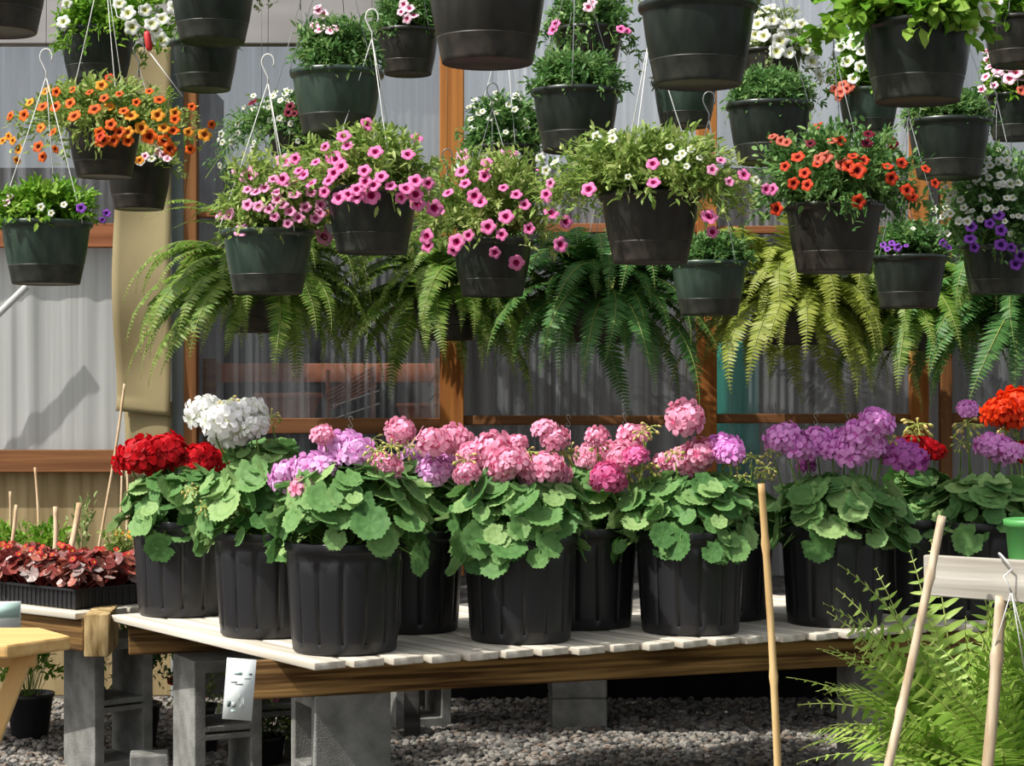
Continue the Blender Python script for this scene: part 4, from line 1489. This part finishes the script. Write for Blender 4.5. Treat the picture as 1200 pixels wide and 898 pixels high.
YB = 7.75
sh = thing('wooden_shelf', 'shelf of reddish boards seen through the clear wall panels', 'shelf', (0, YB, 0))
for (z, h) in [(P(0, 494, YB).z, .03)]:
    bar('board', sh, (P(235, 0, YB).x, 0, z - .015), (P(520, 0, YB).x, 0, z - .015), .3, .03, M_RAIL)
bar('board', sh, (P(232, 0, YB).x, .16, P(0, 437, YB).z), (P(515, 0, YB).x, .16, P(0, 437, YB).z), .03, .075, M_TERRA)
for px in (240, 515):
    bar('post', sh, (P(px, 0, YB).x, .14, P(0, 420, YB).z), (P(px, 0, YB).x, .14, 0), .05, .05, M_POSTD)
tpot('broad terracotta pot on the shelf behind the clear wall', 338, 494, YB, .27, .11)
tpot('squat terracotta pot at the shelf end behind the clear wall, near the orange post', 488, 494, YB, .16, .07)
ck = thing('crate', 'slatted reddish crate tilted behind the clear wall', 'crate', (P(410, 494, YB).x, YB, P(410, 494, YB).z))
for i in range(6):
    bar('slat', ck, (-.09, -.05 + .02 * i, .11 - .014 * i), (.10, -.05 + .02 * i, .21 - .014 * i), .008, .008, M_TERRA)
for i in range(2):
    bar('slat', ck, (-.06 + .0 * i, -.08, .06 - .05 * i), (.12, -.08, .12 - .05 * i), .006, .006, M_WIRE)
for x in (-.085, .09):
    bar('frame_post', ck, (x, 0, 0), (x, 0, .2), .015, .015, M_TERRA)
p = P(862, 490, 7.9)
dr = thing('teal_barrel', 'teal plastic barrel seen dimly through the wall beside the post', 'barrel', (p.x, 7.9, 0))
g = Geo()
zt = P(0, 405, 7.9).z
lathe_geo(g, [(0, 0), (.085, 0), (.09, .01), (.092, zt * .3), (.097, zt * .31), (.097, zt * .34), (.092, zt * .35), (.092, zt * .65), (.097, zt * .66), (.097, zt * .69), (.092, zt * .7), (.09, zt - .02), (.08, zt), (0, zt)], 32)
ob('drum', g.mesh('drum', M_TEAL), dr)
g = Geo()
lathe_geo(g, [(0, zt + .012), (.06, zt + .012), (.07, zt + .01), (.072, zt + .001)], 28)
ob('lid', g.mesh('lid', M_TEAL), dr)

# far boarded wall of the greenhouse interior
sbox('wall_far', -4.5, 5.5, 10.4, 10.5, 0, 2.25, M_DARKW)
sbox('wall_side', -1.6, -1.5, 7.5, 10.4, 0, 2.6, M_GREYF)

# ------------------------------------------------------------------ ground and gravel
g = Geo()
g.add([(-25, -6, 0), (25, -6, 0), (25, 40, 0), (-25, 40, 0)], [(0, 1, 2, 3)])
tag(ob('ground', g.mesh('ground', M_GRAVEL, False)), kind='structure')
ph_ = (1 + 5 ** .5) / 2
ico = np.array([[-1, ph_, 0], [1, ph_, 0], [-1, -ph_, 0], [1, -ph_, 0], [0, -1, ph_], [0, 1, ph_], [0, -1, -ph_], [0, 1, -ph_], [ph_, 0, -1], [ph_, 0, 1], [-ph_, 0, -1], [-ph_, 0, 1]]) / 1.9
icof = [(0, 11, 5), (0, 5, 1), (0, 1, 7), (0, 7, 10), (0, 10, 11), (1, 5, 9), (5, 11, 4), (11, 10, 2), (10, 7, 6), (7, 1, 8), (3, 9, 4), (3, 4, 2), (3, 2, 6), (3, 6, 8), (3, 8, 9), (4, 9, 5), (2, 4, 11), (6, 2, 10), (8, 6, 7), (9, 8, 1)]
N = 16000
T = np.stack([rng.uniform(-1.7, 1.9, N), rng.uniform(5.35, 7.12, N), rng.uniform(.0, .006, N)], 1)
A = rng.normal(0, 1, (N, 3, 3))
Q = np.linalg.qr(A)[0]
s = rng.uniform(.006, .014, N)
M = Q * s[:, None, None]
M[:, :, 0] *= 1.35
M[:, 2, :] *= .7
g = Geo()
g.inst((ico, icof, [0] * 20), M, T)
tag(ob('gravel', g.mesh('gravel', M_STONE, False)), 'loose grey gravel on the ground under the bench', 'gravel', None, 'stuff')

# ------------------------------------------------------------------ light, sky, camera
S = Vector((-.52, -.30, .80)).normalized()
sun = bpy.data.lights.new('sun', 'SUN')
sun.energy = 5.2
sun.angle = math.radians(.6)
sun.color = (1, .965, .9)
so = bpy.data.objects.new('sun', sun)
COL.objects.link(so)
so.rotation_mode = 'QUATERNION'
so.rotation_quaternion = S.to_track_quat('Z', 'Y')
so.location = (0, 0, 6)
w = bpy.data.worlds.new('world')
SC.world = w
w.use_nodes = True
nt = w.node_tree
bg = nt.nodes['Background']
sky = nt.nodes.new('ShaderNodeTexSky')
sky.sky_type = 'NISHITA'
sky.sun_disc = False
sky.sun_elevation = math.asin(S.z)
sky.sun_rotation = math.atan2(S.x, S.y)
sky.dust_density = 4.0
sky.air_density = 1.0
hs = nt.nodes.new('ShaderNodeHueSaturation')
hs.inputs['Saturation'].default_value = .35
nt.links.new(sky.outputs[0], hs.inputs['Color'])
nt.links.new(hs.outputs[0], bg.inputs['Color'])
bg.inputs['Strength'].default_value = .17

cam = bpy.data.cameras.new('camera')
cam.sensor_fit = 'HORIZONTAL'
cam.sensor_width = 36
cam.lens = F / 1200 * 36
cam.clip_end = 200
co = bpy.data.objects.new('camera', cam)
COL.objects.link(co)
co.location = (0, 0, CAMZ)
co.rotation_euler = (PI / 2, 0, 0)
SC.camera = co
SC.view_settings.view_transform = 'Standard'
SC.view_settings.look = 'None'
SC.view_settings.gamma = 1
SC.view_settings.use_curve_mapping = False
SC.view_settings.exposure = 0.0
SC.cycles.use_denoising = True
SC.cycles.max_bounces = 10
SC.cycles.transparent_max_bounces = 24
